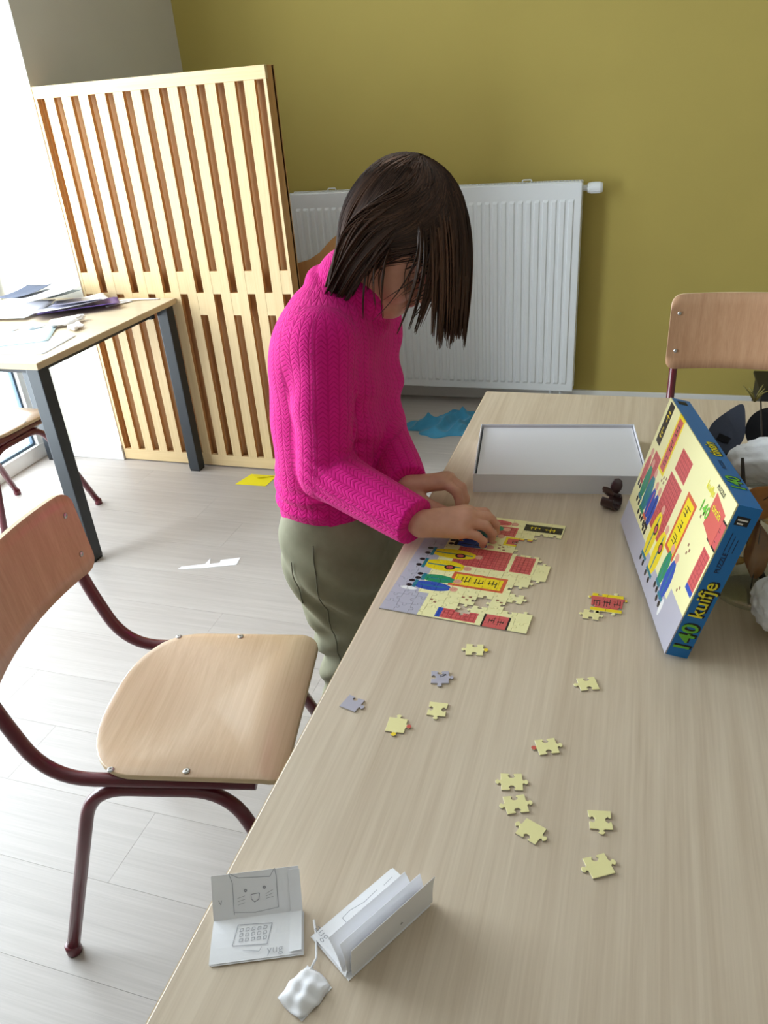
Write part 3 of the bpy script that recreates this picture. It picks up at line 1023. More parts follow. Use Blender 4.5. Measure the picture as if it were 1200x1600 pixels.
# knit coordinates: along and around each limb
def knit_uv(V):
    segs = [(np.array((-.55, GY, .70)), np.array((-.53, GY, 1.10)), .13), (RSa, REa, .05), (REa, RWa, .045), (np.array(LS), np.array(LE), .05), (np.array(LE), np.array(LW), .045), (cx_ - cn * .04, cx_ + cn * .04, .075)]
    best = np.full(len(V), 1e9); U = np.zeros((len(V), 2))
    for a, b, r in segs:
        d = b - a; L_ = np.linalg.norm(d); d = d / L_
        ref = np.array([0, 1., 0]) - d[1] * d
        ref /= np.linalg.norm(ref); o2 = np.cross(d, ref)
        q = V - a
        t_ = np.clip(q @ d, 0, L_)
        rr = np.linalg.norm(q - t_[:, None] * d, axis=1) - r
        ang = np.arctan2(q @ o2, q @ ref)
        m_ = rr < best
        best = np.where(m_, rr, best)
        U[m_, 0] = (ang * r)[m_]; U[m_, 1] = (q @ d)[m_]
    return U
U = knit_uv(V)
uvl = so.data.uv_layers.new(name='knit')
idx = np.zeros(len(so.data.loops), np.int32)
so.data.loops.foreach_get('vertex_index', idx)
uvl.data.foreach_set('uv', U[idx].astype(np.float32).ravel())

# trousers
tr = SDF(.03)
tr.cone((-.546, GY - .046, .705), (-.546, GY + .046, .705), .100, .100, .03)
tr.cone((-.552, GY - .058, .63), (-.552, GY + .058, .63), .108, .108, .05)
for s in (-1, 1):
    yy = GY + s * .066
    tr.chain([(-.543, yy, .60), (-.535, yy - s * .020, .42), (-.545, yy - s * .012, .22), (-.553, yy - s * .004, .065)], [.098, .076, .070, .066], .025)
tr.cut.append((np.array([-.55, GY, .05]), np.array([0, 0, -1.]), .4))
def tfold(X, D):
    f = .0060 * vnoise(X * np.array([1, 1, .7]), 45, 21)
    f += .0075 * np.exp(-((X[:, 2] - .55) / .09) ** 2) * np.sin(X @ unit((.75, 0, .9)) * 105 + 2.5 * vnoise(X, 16, 22))
    f += .0075 * np.exp(-((X[:, 2] - .36) / .10) ** 2) * np.sin(X @ unit((-.5, 0, .9)) * 85 + 2.5 * vnoise(X, 16, 23))
    f += .004 * np.exp(-((X[:, 2] - .10) / .07) ** 2) * np.sin(X[:, 2] * 150 + 2 * vnoise(X, 20, 24))
    return D + f
tr.post = tfold
V, Q = tr.mesh(.0046)
tro = np_mesh('trousers', V, Q, ['khaki_cotton'], girl, shift=SH)
def onto(V, p, d):
    """outermost vertex of V near the line p + t d"""
    q = V - p
    t_ = q @ d
    r_ = np.linalg.norm(q - t_[:, None] * d, axis=1)
    m_ = r_ < .008
    return p + d * t_[m_].max() if m_.any() else p
def seam(pts, r, name):
    b = MB()
    P3 = []
    for (x, z) in pts:
        p = onto(V, np.array([x, GY - .06, z]), np.array([0, -1., 0]))
        P3.append(p + np.array([0, -.0005, 0]) - np.array(SH))
    b.tube(P3, r, 6)
    b.build(name, 'khaki_seam', tro, smooth=True)
def spline(p, n):
    out = []
    for i in range(n + 1):
        t_ = i / n * (len(p) - 1); k = min(int(t_), len(p) - 2); f = t_ - k
        out.append((p[k][0] * (1 - f) + p[k + 1][0] * f, p[k][1] * (1 - f) + p[k + 1][1] * f))
    return out
seam(spline([(-.548, .70), (-.545, .60), (-.536, .45), (-.54, .30), (-.548, .10)], 26), .0012, 'side_seam')
seam(spline([(-.600, .655), (-.599, .60), (-.592, .555)], 8), .0011, 'pocket_seam')
for s in (-1, 1):
    yy = GY + s * .068
    sh = SDF(.012)
    sh.cone((-.585, yy, .030), (-.45, yy, .026), .040, .036, .01).cone((-.55, yy, .07), (-.575, yy, .05), .038, .040, .01)
    sh.cut.append((np.array([-.52, yy, .0]), np.array([0, 0, -1.]), .2))
    Vs, Qs = sh.mesh(.005)
    np_mesh('shoe', Vs, Qs, ['shoe_dark'], girl, shift=SH)

# ------------------------------------------------------------------ hair: locks that fall with gravity round the head
def grow(n_lock, per, seed):
    r = np.random.default_rng(seed)
    C = np.array([.004, 0, .046]); RAD = np.array([.096, .078, .091])
    roots = []
    while len(roots) < n_lock:
        q = r.normal(size=3)
        if len(roots) < n_lock * .3: q = np.array([-.25, 0, 1.0]) + .30 * q
        q /= np.linalg.norm(q)
        f_, l_, u_ = C + q * RAD
        ok = u_ > .060 if f_ > .045 else (u_ > .045 if f_ > .0 else u_ > -.035 - .2 * (f_ + .05))
        if f_ > .045: ok = u_ > .072
        if ok: roots.append(q)
    roots = np.repeat(np.array(roots), per, axis=0)
    gid = np.repeat(np.arange(n_lock), per)
    roots = roots + r.normal(size=roots.shape) * .035
    roots /= np.linalg.norm(roots, axis=1)[:, None]
    N = len(roots)
    P = C + roots * (RAD * (.985 + .05 * r.uniform(size=(N, 1))))
    crown = np.array([-.035, 0, .135])
    away = P - crown
    # comb: front part falls forward and down, the rest is combed back past the ear
    fr = r.uniform(size=n_lock)[gid] * .02
    front = ((P[:, 0] + fr) > .052) | ((P[:, 0] > .02) & (r.uniform(size=n_lock)[gid] < .06))
    g = HM @ np.array([0, 0, -1.0])
    gf = HM @ (np.array([-.13, 0, -1.0]) / 1.01)
    side = np.sign(P[:, 1] + 1e-6)
    lat_ = np.clip((np.abs(P[:, 1]) - .030) / .030, 0, 1) * np.clip((P[:, 0] + .055) / .04, 0, 1)
    comb_b = np.stack([-.42 * lat_, 0 * side, np.full(N, -1.0)], 1) + (1 - lat_)[:, None] * g[None] * .9
    comb_b /= np.linalg.norm(comb_b, axis=1)[:, None]
    nrm = (P - C) / RAD ** 2
    nrm /= np.linalg.norm(nrm, axis=1)[:, None]
    d = away / np.linalg.norm(away, axis=1)[:, None] + .5 * np.where(front[:, None], g[None] + np.array([1.1, 0, .25]), comb_b)
    d = d - (d * nrm).sum(1)[:, None] * nrm
    d /= np.linalg.norm(d, axis=1)[:, None]
    dist = np.linalg.norm(away, axis=1)
    LEN = np.where(front, .312, .312) - dist * 1.05
    LEN = np.clip(LEN, .03, None) * (1 + .05 * r.normal(size=n_lock)[gid] + .03 * r.normal(size=N))
    LEN = np.where(front & (P[:, 1] < -.02), LEN * .97, LEN)
    LEN = np.clip(LEN, .05, .30)
    stop = r.uniform(-.016, .040, size=n_lock)[gid]
    K = 22
    pts = [P.copy()]
    wav = r.normal(size=(n_lock, 3))[gid] * .05 + r.normal(size=(N, 3)) * .02
    neckA, neckB = (HM @ (np.array([-.43, 1.288, 1.18]) - E0)), (HM @ (np.array([-.50, 1.288, 1.09]) - E0))
    for k in range(K):
        s = (k + 1) / K
        step = (LEN / K)[:, None]
        a = np.where(front, .15, .24)[:, None]
        ahead = np.clip((P[:, 0] + stop) / .025, 0, 1) * np.clip((P[:, 2] + .060) / .03, 0, 1)
        sweep = np.stack([np.full(N, -.85), .10 * side, np.full(N, -.75)], 1)
        bk = ahead[:, None] * sweep + (1 - ahead)[:, None] * (g[None] * .60 + np.array([[-.26, 0, -.50]]))
        wdn = np.clip((.035 - P[:, 2]) / .05, 0, 1)[:, None] * np.clip((-.02 - P[:, 0]) / .03, 0, 1)[:, None]
        bk = bk * (1 - wdn) + wdn * g[None] * 1.2
        tgt = np.where(front[:, None], gf[None], bk)
        d = d * (1 - a) + tgt * a + wav * .08
        d /= np.linalg.norm(d, axis=1)[:, None]
        P = P + d * step
        # keep outside head and neck
        q = (P - C) / (RAD * (1.0 + .03 * (gid % 5)[:, None] / 5))
        rn = np.linalg.norm(q, axis=1)
        ins = rn < 1
        P = np.where(ins[:, None], C + (P - C) / np.maximum(rn, .2)[:, None], P)
        ba = neckB - neckA
        tt = np.clip(((P - neckA) @ ba) / (ba @ ba), 0, 1)
        cp = neckA + tt[:, None] * ba
        dv = P - cp; dn = np.linalg.norm(dv, axis=1)
        rr = .070
        P = np.where(((dn < rr) & ~front)[:, None], cp + dv / np.maximum(dn, 1e-4)[:, None] * rr, P)
        d2 = P - pts[-1]
        d = .6 * d + .4 * d2 / np.maximum(np.linalg.norm(d2, axis=1), 1e-5)[:, None]
        d /= np.linalg.norm(d, axis=1)[:, None]
        pts.append(P.copy())
    A = np.stack(pts, 1)                     # N,K+1,3 head frame
    # pull the strands of a lock together towards the tips
    cen = np.zeros((n_lock, K + 1, 3)); cnt = np.zeros(n_lock)
    np.add.at(cen, gid, A); np.add.at(cnt, gid, 1)
    cen /= cnt[:, None, None]
    w = (np.linspace(0, 1, K + 1) ** 1.2 * .62)[None, :, None]
    A = A * (1 - w) + cen[gid] * w
    return A @ HM + E0, gid, front
A, gid, front = grow(760, 7, 4)
N, K1, _ = A.shape
T_ = np.gradient(A, axis=1)
T_ /= np.linalg.norm(T_, axis=2)[..., None] + 1e-9
ref = np.array([.3, .8, .5])
X_ = np.cross(T_, ref); X_ /= np.linalg.norm(X_, axis=2)[..., None] + 1e-9
Y_ = np.cross(T_, X_)
s_ = np.linspace(0, 1, K1)
rad_ = (.0016 * (1 - .82 * np.clip((s_ - .55) / .45, 0, 1) ** 1.3))[None, :, None] * (0.8 + .5 * rng.uniform(size=(N, 1, 1)))
ringv = [A + rad_ * (math.cos(a) * X_ + math.sin(a) * Y_) for a in (0, 2.094, 4.189)]
HV = np.stack(ringv, 2).reshape(-1, 3)
ii = np.arange(N)[:, None, None] * K1 * 3 + np.arange(K1 - 1)[None, :, None] * 3
kk = np.arange(3)[None, None, :]
HQ = np.stack([ii + kk, ii + (kk + 1) % 3, ii + 3 + (kk + 1) % 3, ii + 3 + kk], -1).reshape(-1, 4)
# closed cap below the strands so that no scalp shows
cap = SDF(.02)
cap.ell(hd(-.004, 0, .046), HM, (.089, .0735, .0855), .02)
cap.ell(hd(-.044, 0, .006), HM, (.046, .062, .055), .03)
cap.cut.append((hd(.048, 0, .066), (HF * .75 - HU * .66) / np.linalg.norm(HF * .75 - HU * .66), .3))
CV, CQ = cap.mesh(.004)
nv0 = len(HV)
hair = np_mesh('hair', np.concatenate([HV, CV]), np.concatenate([HQ, CQ + nv0]), ['brown_hair'], girl, shift=SH)
tone = rng.uniform(0, 1, 760)[gid] * .6 + rng.uniform(0, 1, N) * .4
tone = np.repeat(tone ** 1.5, K1 * 3)
tone = np.concatenate([tone, np.zeros(len(CV))])
ca = hair.data.color_attributes.new('strand', 'FLOAT_COLOR', 'POINT')
ca.data.foreach_set('color', np.stack([tone, tone, tone, np.ones_like(tone)], 1).astype(np.float32).ravel())
# ------------------------------------------------------------------ printed picture (plain coloured blocks standing in for the artwork)
t = NT('picture_print')
uvn = t.n('ShaderNodeUVMap'); uvn.uv_map = 'print'
sp_ = t.n('ShaderNodeSeparateXYZ'); t.l(uvn.outputs[0], sp_.inputs[0])
PU, PV = sp_.outputs[0], sp_.outputs[1]
CREAM, GREY, RED, DRED = srgb(238, 232, 176), srgb(178, 176, 190), srgb(206, 92, 92), srgb(172, 60, 64)
YEL, INK, BLU, GRN, TEAL, ORG, PNK = srgb(240, 214, 30), srgb(22, 20, 22), srgb(40, 78, 176), srgb(30, 140, 96), srgb(32, 120, 140), srgb(214, 96, 62), srgb(222, 160, 140)
BRK = srgb(150, 100, 76)
state = {'c': CREAM}
def rect(u0, u1, v0, v1, col):
    a = t.math('COMPARE', PU, (u0 + u1) / 2, (u1 - u0) / 2)
    b = t.math('COMPARE', PV, (v0 + v1) / 2, (v1 - v0) / 2)
    state['c'] = t.mix(t.math('MULTIPLY', a, b), state['c'], col)
def oval(u, v, ru, rv, col):
    a = t.math('POWER', t.math('ABSOLUTE', t.math('MULTIPLY_ADD', PU, 1 / ru, -u / ru)), 2.0)
    b = t.math('POWER', t.math('ABSOLUTE', t.math('MULTIPLY_ADD', PV, 1 / rv, -v / rv)), 2.0)
    state['c'] = t.mix(t.math('LESS_THAN', t.math('ADD', a, b), 1.0), state['c'], col)
def lattice(u0, u1, v0, v1):
    rect(u0, u1, v0, v1, RED)
    nu = max(2, round((u1 - u0) / .022)); nv = max(2, round((v1 - v0) / .032))
    for i in range(nu):
        a = u0 + (i + .5) * (u1 - u0) / nu
        rect(a - .002, a + .002, v0 + .012, v1 - .012, DRED)
    for j in range(nv):
        b = v0 + (j + .5) * (v1 - v0) / nv
        rect(u0 + .008, u1 - .008, b - .003, b + .003, DRED)
def strokes(u0, u1, v0, v1, n, col, seed):
    r = random.Random(seed)
    h = (v1 - v0) / n
    for k in range(n):
        a = v0 + k * h
        for q in range(3):
            b = a + h * (.18 + .26 * q)
            s0_, s1_ = sorted((r.uniform(0, .45), r.uniform(.55, 1)))
            rect(u0 + (u1 - u0) * s0_, u0 + (u1 - u0) * s1_, b, b + h * .07, col)
        c = u0 + (u1 - u0) * r.uniform(.35, .65)
        rect(c - (u1 - u0) * .05, c + (u1 - u0) * .05, a + h * .12, a + h * .8, col)
def robe(u, v0, v1, w, col, trim, head=True):
    m_ = (v0 + v1) / 2
    oval(u, m_, w, (v1 - v0) / 2, col)
    rect(u - w * .9, u + w * .9, v0 + .005, v0 + .03, trim)
    rect(u - w * .10, u + w * .10, v0 + .04, v1 - .03, trim)
    oval(u - w * .6, v0 - .018, .012, .022, INK); oval(u + w * .5, v0 - .018, .012, .022, INK)
    if head: oval(u, v1 + .018, .019, .03, PNK)
rect(-1, 2, -1, .19, GREY); rect(.82, 2, -1, .27, GREY)
rect(.035, .105, .70, .99, INK); strokes(.048, .092, .73, .96, 2, YEL, 3)
lattice(.09, .19, .40, .66)
rect(.195, .285, .60, 1.0, YEL); rect(.210, .270, .62, .98, RED); strokes(.218, .262, .64, .96, 3, INK, 5)
lattice(.375, .53, .73, .88)
lattice(.355, .535, .30, .70)
rect(.60, .725, .36, .75, ORG); rect(.617, .708, .385, .725, YEL); strokes(.63, .695, .42, .71, 3, INK, 8)
rect(.915, .99, .385, .42, BLU); lattice(.915, .99, .42, .66)
rect(.905, 1.0, .70, .875, INK); rect(.905, 1.0, .712, .862, RED); strokes(.92, .985, .73, .85, 2, INK, 12)
for (a, b) in ((.30, .60), (.315, .575), (.285, .57), (.33, .615), (.80, .50), (.815, .53), (.79, .545), (.86, .30), (.875, .33), (.78, .73), (.795, .76)):
    rect(a, a + .012, b, b + .02, BRK)
robe(.055, .38, .60, .030, RED, DRED); robe(.12, .30, .56, .036, GRN, TEAL); robe(.20, .26, .54, .042, TEAL, GRN)
robe(.27, .26, .50, .034, BLU, ORG); robe(.325, .24, .50, .030, BLU, INK)
robe(.44, .11, .46, .045, YEL, TEAL); robe(.56, .10, .42, .050, YEL, TEAL)
oval(.45, .34, .022, .04, INK); oval(.57, .31, .022, .04, INK); oval(.45, .34, .014, .025, RED); oval(.57, .31, .014, .025, RED)
robe(.685, .15, .40, .034, GRN, TEAL); robe(.755, .12, .40, .038, BLU, TEAL)
oval(.80, .11, .014, .06, srgb(232, 232, 232))
t.set(Base_Color=state['c'], Roughness=0.35)

def uv_mesh(name, mb, mats, uvfn):
    me = mb.mesh(name, mats)
    ul = me.uv_layers.new(name='print')
    for lp_ in me.loops:
        ul.data[lp_.index].uv = uvfn(me.vertices[lp_.vertex_index].co)
    return me

# ------------------------------------------------------------------ jigsaw pieces
PS = .02225
def edge_pts(a, b, tab):
    """points from a to b (a included, b not); tab = +1 knob to the left of travel, -1 socket, 0 straight"""
    a, b = Vector(a), Vector(b)
    d = b - a; nrm_ = Vector((-d.y, d.x)) * tab
    if tab == 0: return [a]
    prof = [(0, 0), (.37, .01), (.42, .07), (.345, .165), (.42, .255), (.5, .27), (.58, .255), (.655, .165), (.58, .07), (.63, .01)]
    return [a + d * x + nrm_ * (-y_) for x, y_ in prof]
def piece_poly(tabs, s=PS):
    """tabs: bottom, right, top, left; +1 = knob outwards"""
    c = [(0, 0), (s, 0), (s, s), (0, s)]
    pts = []
    for i in range(4):
        pts += edge_pts(c[i], c[(i + 1) % 4], tabs[i])
    return [(p.x, p.y) for p in pts]
def shrink(poly, amt):
    out = []
    n_ = len(poly)
    for i in range(n_):
        p, a, b = Vector(poly[i]), Vector(poly[i - 1]), Vector(poly[(i + 1) % n_])
        e = (b - a)
        if e.length < 1e-9: out.append(poly[i]); continue
        nn_ = Vector((-e.y, e.x)).normalized()
        out.append((p.x + nn_.x * amt, p.y + nn_.y * amt))
    return out
TH = .0019
def piece_builder(poly):
    n_ = len(poly)
    top = shrink(poly, .00045)
    low = shrink(poly, .00012)
    mb = MB()
    vs = [(p[0], p[1], TH) for p in top] + [(p[0], p[1], TH - .0005) for p in low] + [(p[0], p[1], 0) for p in low]
    mb.add(vs, [tuple(range(n_))], 0)
    mb.add([], [], 0)
    mb.f += [(i, n_ + i, n_ + (i + 1) % n_, (i + 1) % n_) for i in range(n_)]; mb.mi += [0] * n_
    mb.f += [(n_ + i, 2 * n_ + i, 2 * n_ + (i + 1) % n_, n_ + (i + 1) % n_) for i in range(n_)]; mb.mi += [1] * n_
    mb.f.append(tuple(range(3 * n_ - 1, 2 * n_ - 1, -1))); mb.mi.append(1)
    return mb
NC, NR = 14, 10
missing = {(12, 5), (11, 6), (11, 8), (11, 9), (10, 9), (9, 8), (9, 9), (8, 9), (5, 9), (4, 7), (4, 8), (4, 9), (3, 7), (3, 8), (3, 9), (2, 8), (2, 9)}
rt = random.Random(21)
HT = [[rt.choice((-1, 1)) for _ in range(NR)] for _ in range(NC + 1)]    # edge to the right of column c
VT = [[rt.choice((-1, 1)) for _ in range(NR + 1)] for _ in range(NC)]
puz = tag(empty('jigsaw_puzzle', (-.310, 1.1935, T)), 'half finished jigsaw puzzle lying under the child\'s hands', 'puzzle')
puz.matrix_world = Matrix(((-.0760, .9971, 0, -.310), (-.9971, -.0760, 0, 1.1935), (0, 0, 1, T + .0002), (0, 0, 0, 1)))
for c in range(NC):
    for r in range(NR):
        if (c, r) in missing: continue
        tabs = [0 if r == 0 else -VT[c][r], 0 if c == NC - 1 else HT[c + 1][r], 0 if r == NR - 1 else VT[c][r + 1], 0 if c == 0 else -HT[c][r]]
        me = uv_mesh('puzzle_piece', piece_builder(piece_poly(tabs)), ['picture_print', 'box_cardboard'], lambda co: ((co.x + c * PS) / (NC * PS), (co.y + r * PS) / (NR * PS)))
        inst('puzzle_piece', me, puz, (c * PS, r * PS, 0))
# loose pieces: (x, y, turn, tabs, paint, label)
loose = [
    (-.175, .817, 8, (-1, 1, -1, 1), 'piece_cream', 'cream jigsaw piece with yellow knob, nearest the half finished puzzle'),
    (-.208, .752, 12, (1, 1, -1, -1), 'piece_grey', 'grey jigsaw piece with a small drawn curl, beyond the cream ones'),
    (-.305, .680, -14, (0, 1, -1, 0), 'piece_grey', 'plain grey corner jigsaw piece nearest the left table edge'),
    (-.239, .656, 3, (1, 1, 1, 0), 'piece_cream', 'cream edge jigsaw piece with yellow and red knobs'),
    (-.197, .694, 4, (1, -1, 0, -1), 'piece_cream', 'cream edge jigsaw piece below the grey curl piece'),
    (-.022, .781, 20, (-1, 0, -1, 1), 'piece_cream', 'cream jigsaw piece alone below the small joined cluster'),
    (-.059, .663, 22, (-1, 1, -1, 1), 'piece_cream', 'cream jigsaw piece with one red-brown knob'),
    (-.090, .602, 12, (-1, 1, -1, 1), 'piece_cream', 'cream jigsaw piece, topmost of the three close together'),
    (-.081, .573, 22, (-1, 1, -1, 1), 'piece_cream', 'cream jigsaw piece, middle of the three close together'),
    (-.061, .543, -22, (-1, 1, 0, 1), 'piece_cream', 'cream edge jigsaw piece, lowest of the three close together'),
    (.006, .574, 10, (1, -1, 0, -1), 'piece_cream', 'cream edge jigsaw piece, upper of two at the right'),
    (.008, .519, 30, (0, 1, -1, 1), 'piece_cream', 'cream edge jigsaw piece, lowest of all and at the right'),
]
def knob(c, mat_, parent):
    MB().lathe([(.0030, 0), (.0030, .00015)], c, 12).build('coloured_knob', mat_, parent)
for i, (x, y, a, tabs, mt_, lab) in enumerate(loose):
    mb = piece_builder(piece_poly(tabs, .0235))
    mb.v = [(p[0] - .01175, p[1] - .01175, p[2]) for p in mb.v]
    o = mb.build('puzzle_piece', [mt_, 'box_cardboard'])
    o.location = (x, y, T + .0002); o.rotation_euler = (0, 0, math.radians(a))
    tag(o, lab, 'puzzle piece', 'loose jigsaw pieces')
    z = TH + .00005
    if i == 0: knob((.0155, .000, z), 'piece_yellow', o)
    if i == 3: knob((.000, -.0155, z), 'piece_yellow', o); knob((.0155, .000, z), 'piece_red', o)
    if i == 6: knob((-.0155, .000, z), 'piece_red', o)
    if i == 1:
        MB().tube([(.004 + .004 * math.cos(k * .7), .003 + .003 * math.sin(k * .9), z) for k in range(12)], .0003, 5).build('drawn_curl', 'print_black', o)
# joined cluster: a red banner edged with yellow
cl = tag(empty('joined_pieces', (-.010, .955, T + .0002), math.radians(-12)), 'small cluster of joined jigsaw pieces showing a red and yellow banner', 'puzzle cluster')
cl.matrix_world = Matrix.Translation((-.030, .985, T + .0002)) @ Matrix.Rotation(math.radians(-92), 4, 'Z')
ctabs = {(0, 0): (1, 1, -1, -1), (1, 0): (-1, 1, 1, -1), (0, 1): (1, -1, 1, 1), (1, 1): (-1, 1, -1, 1), (2, 0): (1, -1, 1, -1)}
for (c, r), tb in ctabs.items():
    me = uv_mesh('puzzle_piece', piece_builder(piece_poly(tb)), ['picture_print' if (c, r) != (2, 0) else 'piece_cream', 'box_cardboard'], lambda co: (.1935 + (co.x + c * PS) / (2 * PS) * .093, .63 + (co.y + r * PS) / (2 * PS) * .33))
    inst('puzzle_piece', me, cl, (c * PS, (r - (.35 if c == 2 else 0)) * PS, 0))

# ------------------------------------------------------------------ box bottom (white tray)
bt = tag(empty('box_tray', (-.130, 1.42, T), math.radians(7.4)), 'open white bottom half of the puzzle box', 'box')
hx, hy, hh, th = .158, .122, .038, .0022
MB().box(-hx, hx, -hy, hy, 0, .002).build('base', 'white_card', bt)
for (a, b, c_, d_) in ((-hx, hx, -hy, -hy + th), (-hx, hx, hy - th, hy), (-hx, -hx + th, -hy + th, hy - th), (hx - th, hx, -hy + th, hy - th)):
    MB().box(a, b, c_, d_, .002, hh).build('side', 'white_card', bt, bevel=.0008)
MB().box(-hx + .006, hx - .004, -hy + .003, hy - .003, .030, .0315).box(-hx + .006, -hx + .0075, -hy + .003, hy - .003, .0021, .030).box(hx - .0055, hx - .004, -hy + .003, hy - .003, .0021, .030).build('inner_card', 'white_card', bt)

# ------------------------------------------------------------------ box lid, propped upright
LW, LH, LT = .352, .229, .0305
yaw_, lean_ = .1988, .2631
e1 = Vector((math.sin(yaw_), -math.cos(yaw_), 0)); nb = Vector((math.cos(yaw_), math.sin(yaw_), 0)); upv = Vector((0, 0, 1))
e2 = math.cos(lean_) * upv + math.sin(lean_) * nb
e3 = math.cos(lean_) * nb - math.sin(lean_) * upv
lid = tag(empty('puzzle_box'), 'colourful puzzle box lid with blue sides propped upright on the table', 'box')
ML = Matrix((e1, e2, -e3)).transposed().to_4x4()       # local x along, y up the picture, z out of the picture
ML.translation = Vector((.0001, 1.1985, T + LT * math.sin(lean_) + .0004))
lid.matrix_world = ML
mb = MB().box(0, LW, 0, LH, -.0018, 0)
me = uv_mesh('printed_face', mb, ['picture_print'], lambda co: (co.x / LW, co.y / LH))
inst('printed_face', me, lid)
for nm, b in (('side', (0, LW, 0, .0018)), ('side', (0, LW, LH - .0018, LH)), ('side', (0, .0018, .0018, LH - .0018)), ('side', (LW - .0018, LW, .0018, LH - .0018))):
    MB().box(*b, -LT, -.0018).build(nm, 'box_blue', lid)
def text(body, size, mat_, M, parent, name='lettering', bold=.0, squash=1.0, space=1.0):
    cu = bpy.data.curves.new(name, 'FONT')
    cu.body = body; cu.size = size; cu.offset = bold; cu.space_character = space; cu.resolution_u = 3
    to = bpy.data.objects.new(name, cu); COL.objects.link(to)
    bpy.context.view_layer.update()
    me_ = bpy.data.meshes.new_from_object(to.evaluated_get(bpy.context.evaluated_depsgraph_get()))
    bpy.data.objects.remove(to, do_unlink=True)
    me_.transform(M @ Matrix.Diagonal((squash, 1, 1, 1)))
    me_.materials.clear(); me_.materials.append(MATS[mat_])
    o = bpy.data.objects.new(name, me_); COL.objects.link(o)
    o.parent = parent
    return o
def frame(o, x, y):
    x, y = Vector(x).normalized(), Vector(y).normalized()
    M = Matrix((x, y, x.cross(y))).transposed().to_4x4(); M.translation = Vector(o)
    return M
# near short side: local plane x = LW, text runs up the picture (+y), letters' tops towards the picture (+z)
def side_a(y0, dz, lift): return frame((LW + lift, y0, -LT + dz), (0, 1, 0), (0, 0, 1))
text('140', .0300, 'print_black', side_a(.0105, .0030, .0003), lid, 'lettering_shadow', .0014)
text('140', .0300, 'print_green', side_a(.0090, .0045, .0006), lid, 'lettering', .0004)
text('kuifje', .0260, 'print_black', side_a(.0655, .0060, .0003), lid, 'lettering_shadow', .0013)
text('kuifje', .0260, 'print_yellow', side_a(.0640, .0075, .0006), lid, 'lettering', .0003)
text('PUZZLE', .0085, 'print_navy', side_a(.1340, .0140, .0004), lid, 'lettering', .0002)
for k in range(3):
    MB().box(LW, LW + .0003, .165, .192 - .004 * k, -LT + .0195 - .005 * k, -LT + .0203 - .005 * k).build('small_print', 'print_navy', lid)
MB().box(LW, LW + .0003, .203, .215, -LT + .008, -LT + .024).build('emblem_block', 'print_black', lid)
text('I', .009, 'print_white', side_a(.2045, .0145, .0005), lid, 'emblem_mark', .0006)
MB().box(LW, LW + .0006, .2095, .2115, -LT + .010, -LT + .022).build('emblem_mark', 'print_white', lid)
# long top side: local plane y = LH, text runs from the near end to the far end, tops towards the picture
def side_b(x0, dz, lift): return frame((x0, LH + lift, -LT + dz), (-1, 0, 0), (0, 0, 1))
text('140', .0255, 'print_black', side_b(LW - .0440, .0045, .0003), lid, 'lettering_shadow', .0014)
text('140', .0255, 'print_green', side_b(LW - .0430, .0058, .0006), lid, 'lettering', .0004)
text('PUZZLE', .0075, 'print_navy', side_b(LW - .1020, .0130, .0004), lid, 'lettering', .0002)
text('tintin', .0225, 'print_black', side_b(LW - .1420, .0065, .0003), lid, 'lettering_shadow', .0013)
text('tintin', .0225, 'print_yellow', side_b(LW - .1410, .0078, .0006), lid, 'lettering', .0003)
MB().box(.010, .024, LH, LH + .0003, -LT + .008, -LT + .022).build('emblem_block', 'print_black', lid)
# title block printed on the picture
def face(x0, y0, lift): return frame((x0, y0, lift), (1, 0, 0), (0, 1, 0))
MB().prism([(.292, .168), (.338, .160), (.338, .205), (.292, .213)], 0, .0002).build('title_flag', 'piece_red', lid)
text('PUZZLE', .0085, 'print_black', face(.286, .2165, .0004), lid, 'lettering', .0001)
text('kuifje', .0150, 'print_yellow', face(.256, .2025, .0006), lid, 'lettering', .0001)
text('tintin', .0150, 'print_yellow', face(.298, .1915, .0006), lid, 'lettering', .0001)
text('140', .0230, 'print_green', face(.262, .1740, .0006), lid, 'lettering', .0003)

# ------------------------------------------------------------------ brown hair clip
cp = tag(empty('hair_clip', (-.018, 1.258, T), math.radians(62)), 'dark brown plastic claw hair clip beside the box lid', 'hair clip')
for s in (-1, 1):
    def fn(u, v, s=s):
        a = math.radians(-35 + 165 * v)
        rr = .0135
        y_ = (u - .5) * .032 * (1 - .35 * v)
        return (s * (.002 + rr * math.sin(a)), y_, .0165 - rr * math.cos(a))
    MB().grid(fn, 8, 12).build('jaw', 'brown_plastic', cp, smooth=True, solid=.0024)
    for k in range(5):
        y_ = -.012 + .006 * k
        MB().tube([(s * .009, y_, .006), (s * .004, y_, .0018), (-s * .002, y_, .0016)], [.0015, .0013, .0008], 6).build('tooth', 'brown_plastic', cp, smooth=True)
    m_ = Matrix.Translation((s * .0135, 0, .038)) @ Matrix.Rotation(s * math.radians(28), 4, 'Y') @ Matrix.Diagonal((.16, .75, 1.0, 1))
    MB().lathe([(.001, -.014), (.010, -.011), (.0145, -.003), (.0145, .004), (.010, .012), (.001, .0145)], (0, 0, 0), 18, mat=m_).build('grip', 'brown_plastic', cp, smooth=True)
MB().tube([(0, -.017, .029), (0, .017, .029)], .0028, 10).build('hinge', 'brown_plastic', cp, smooth=True)

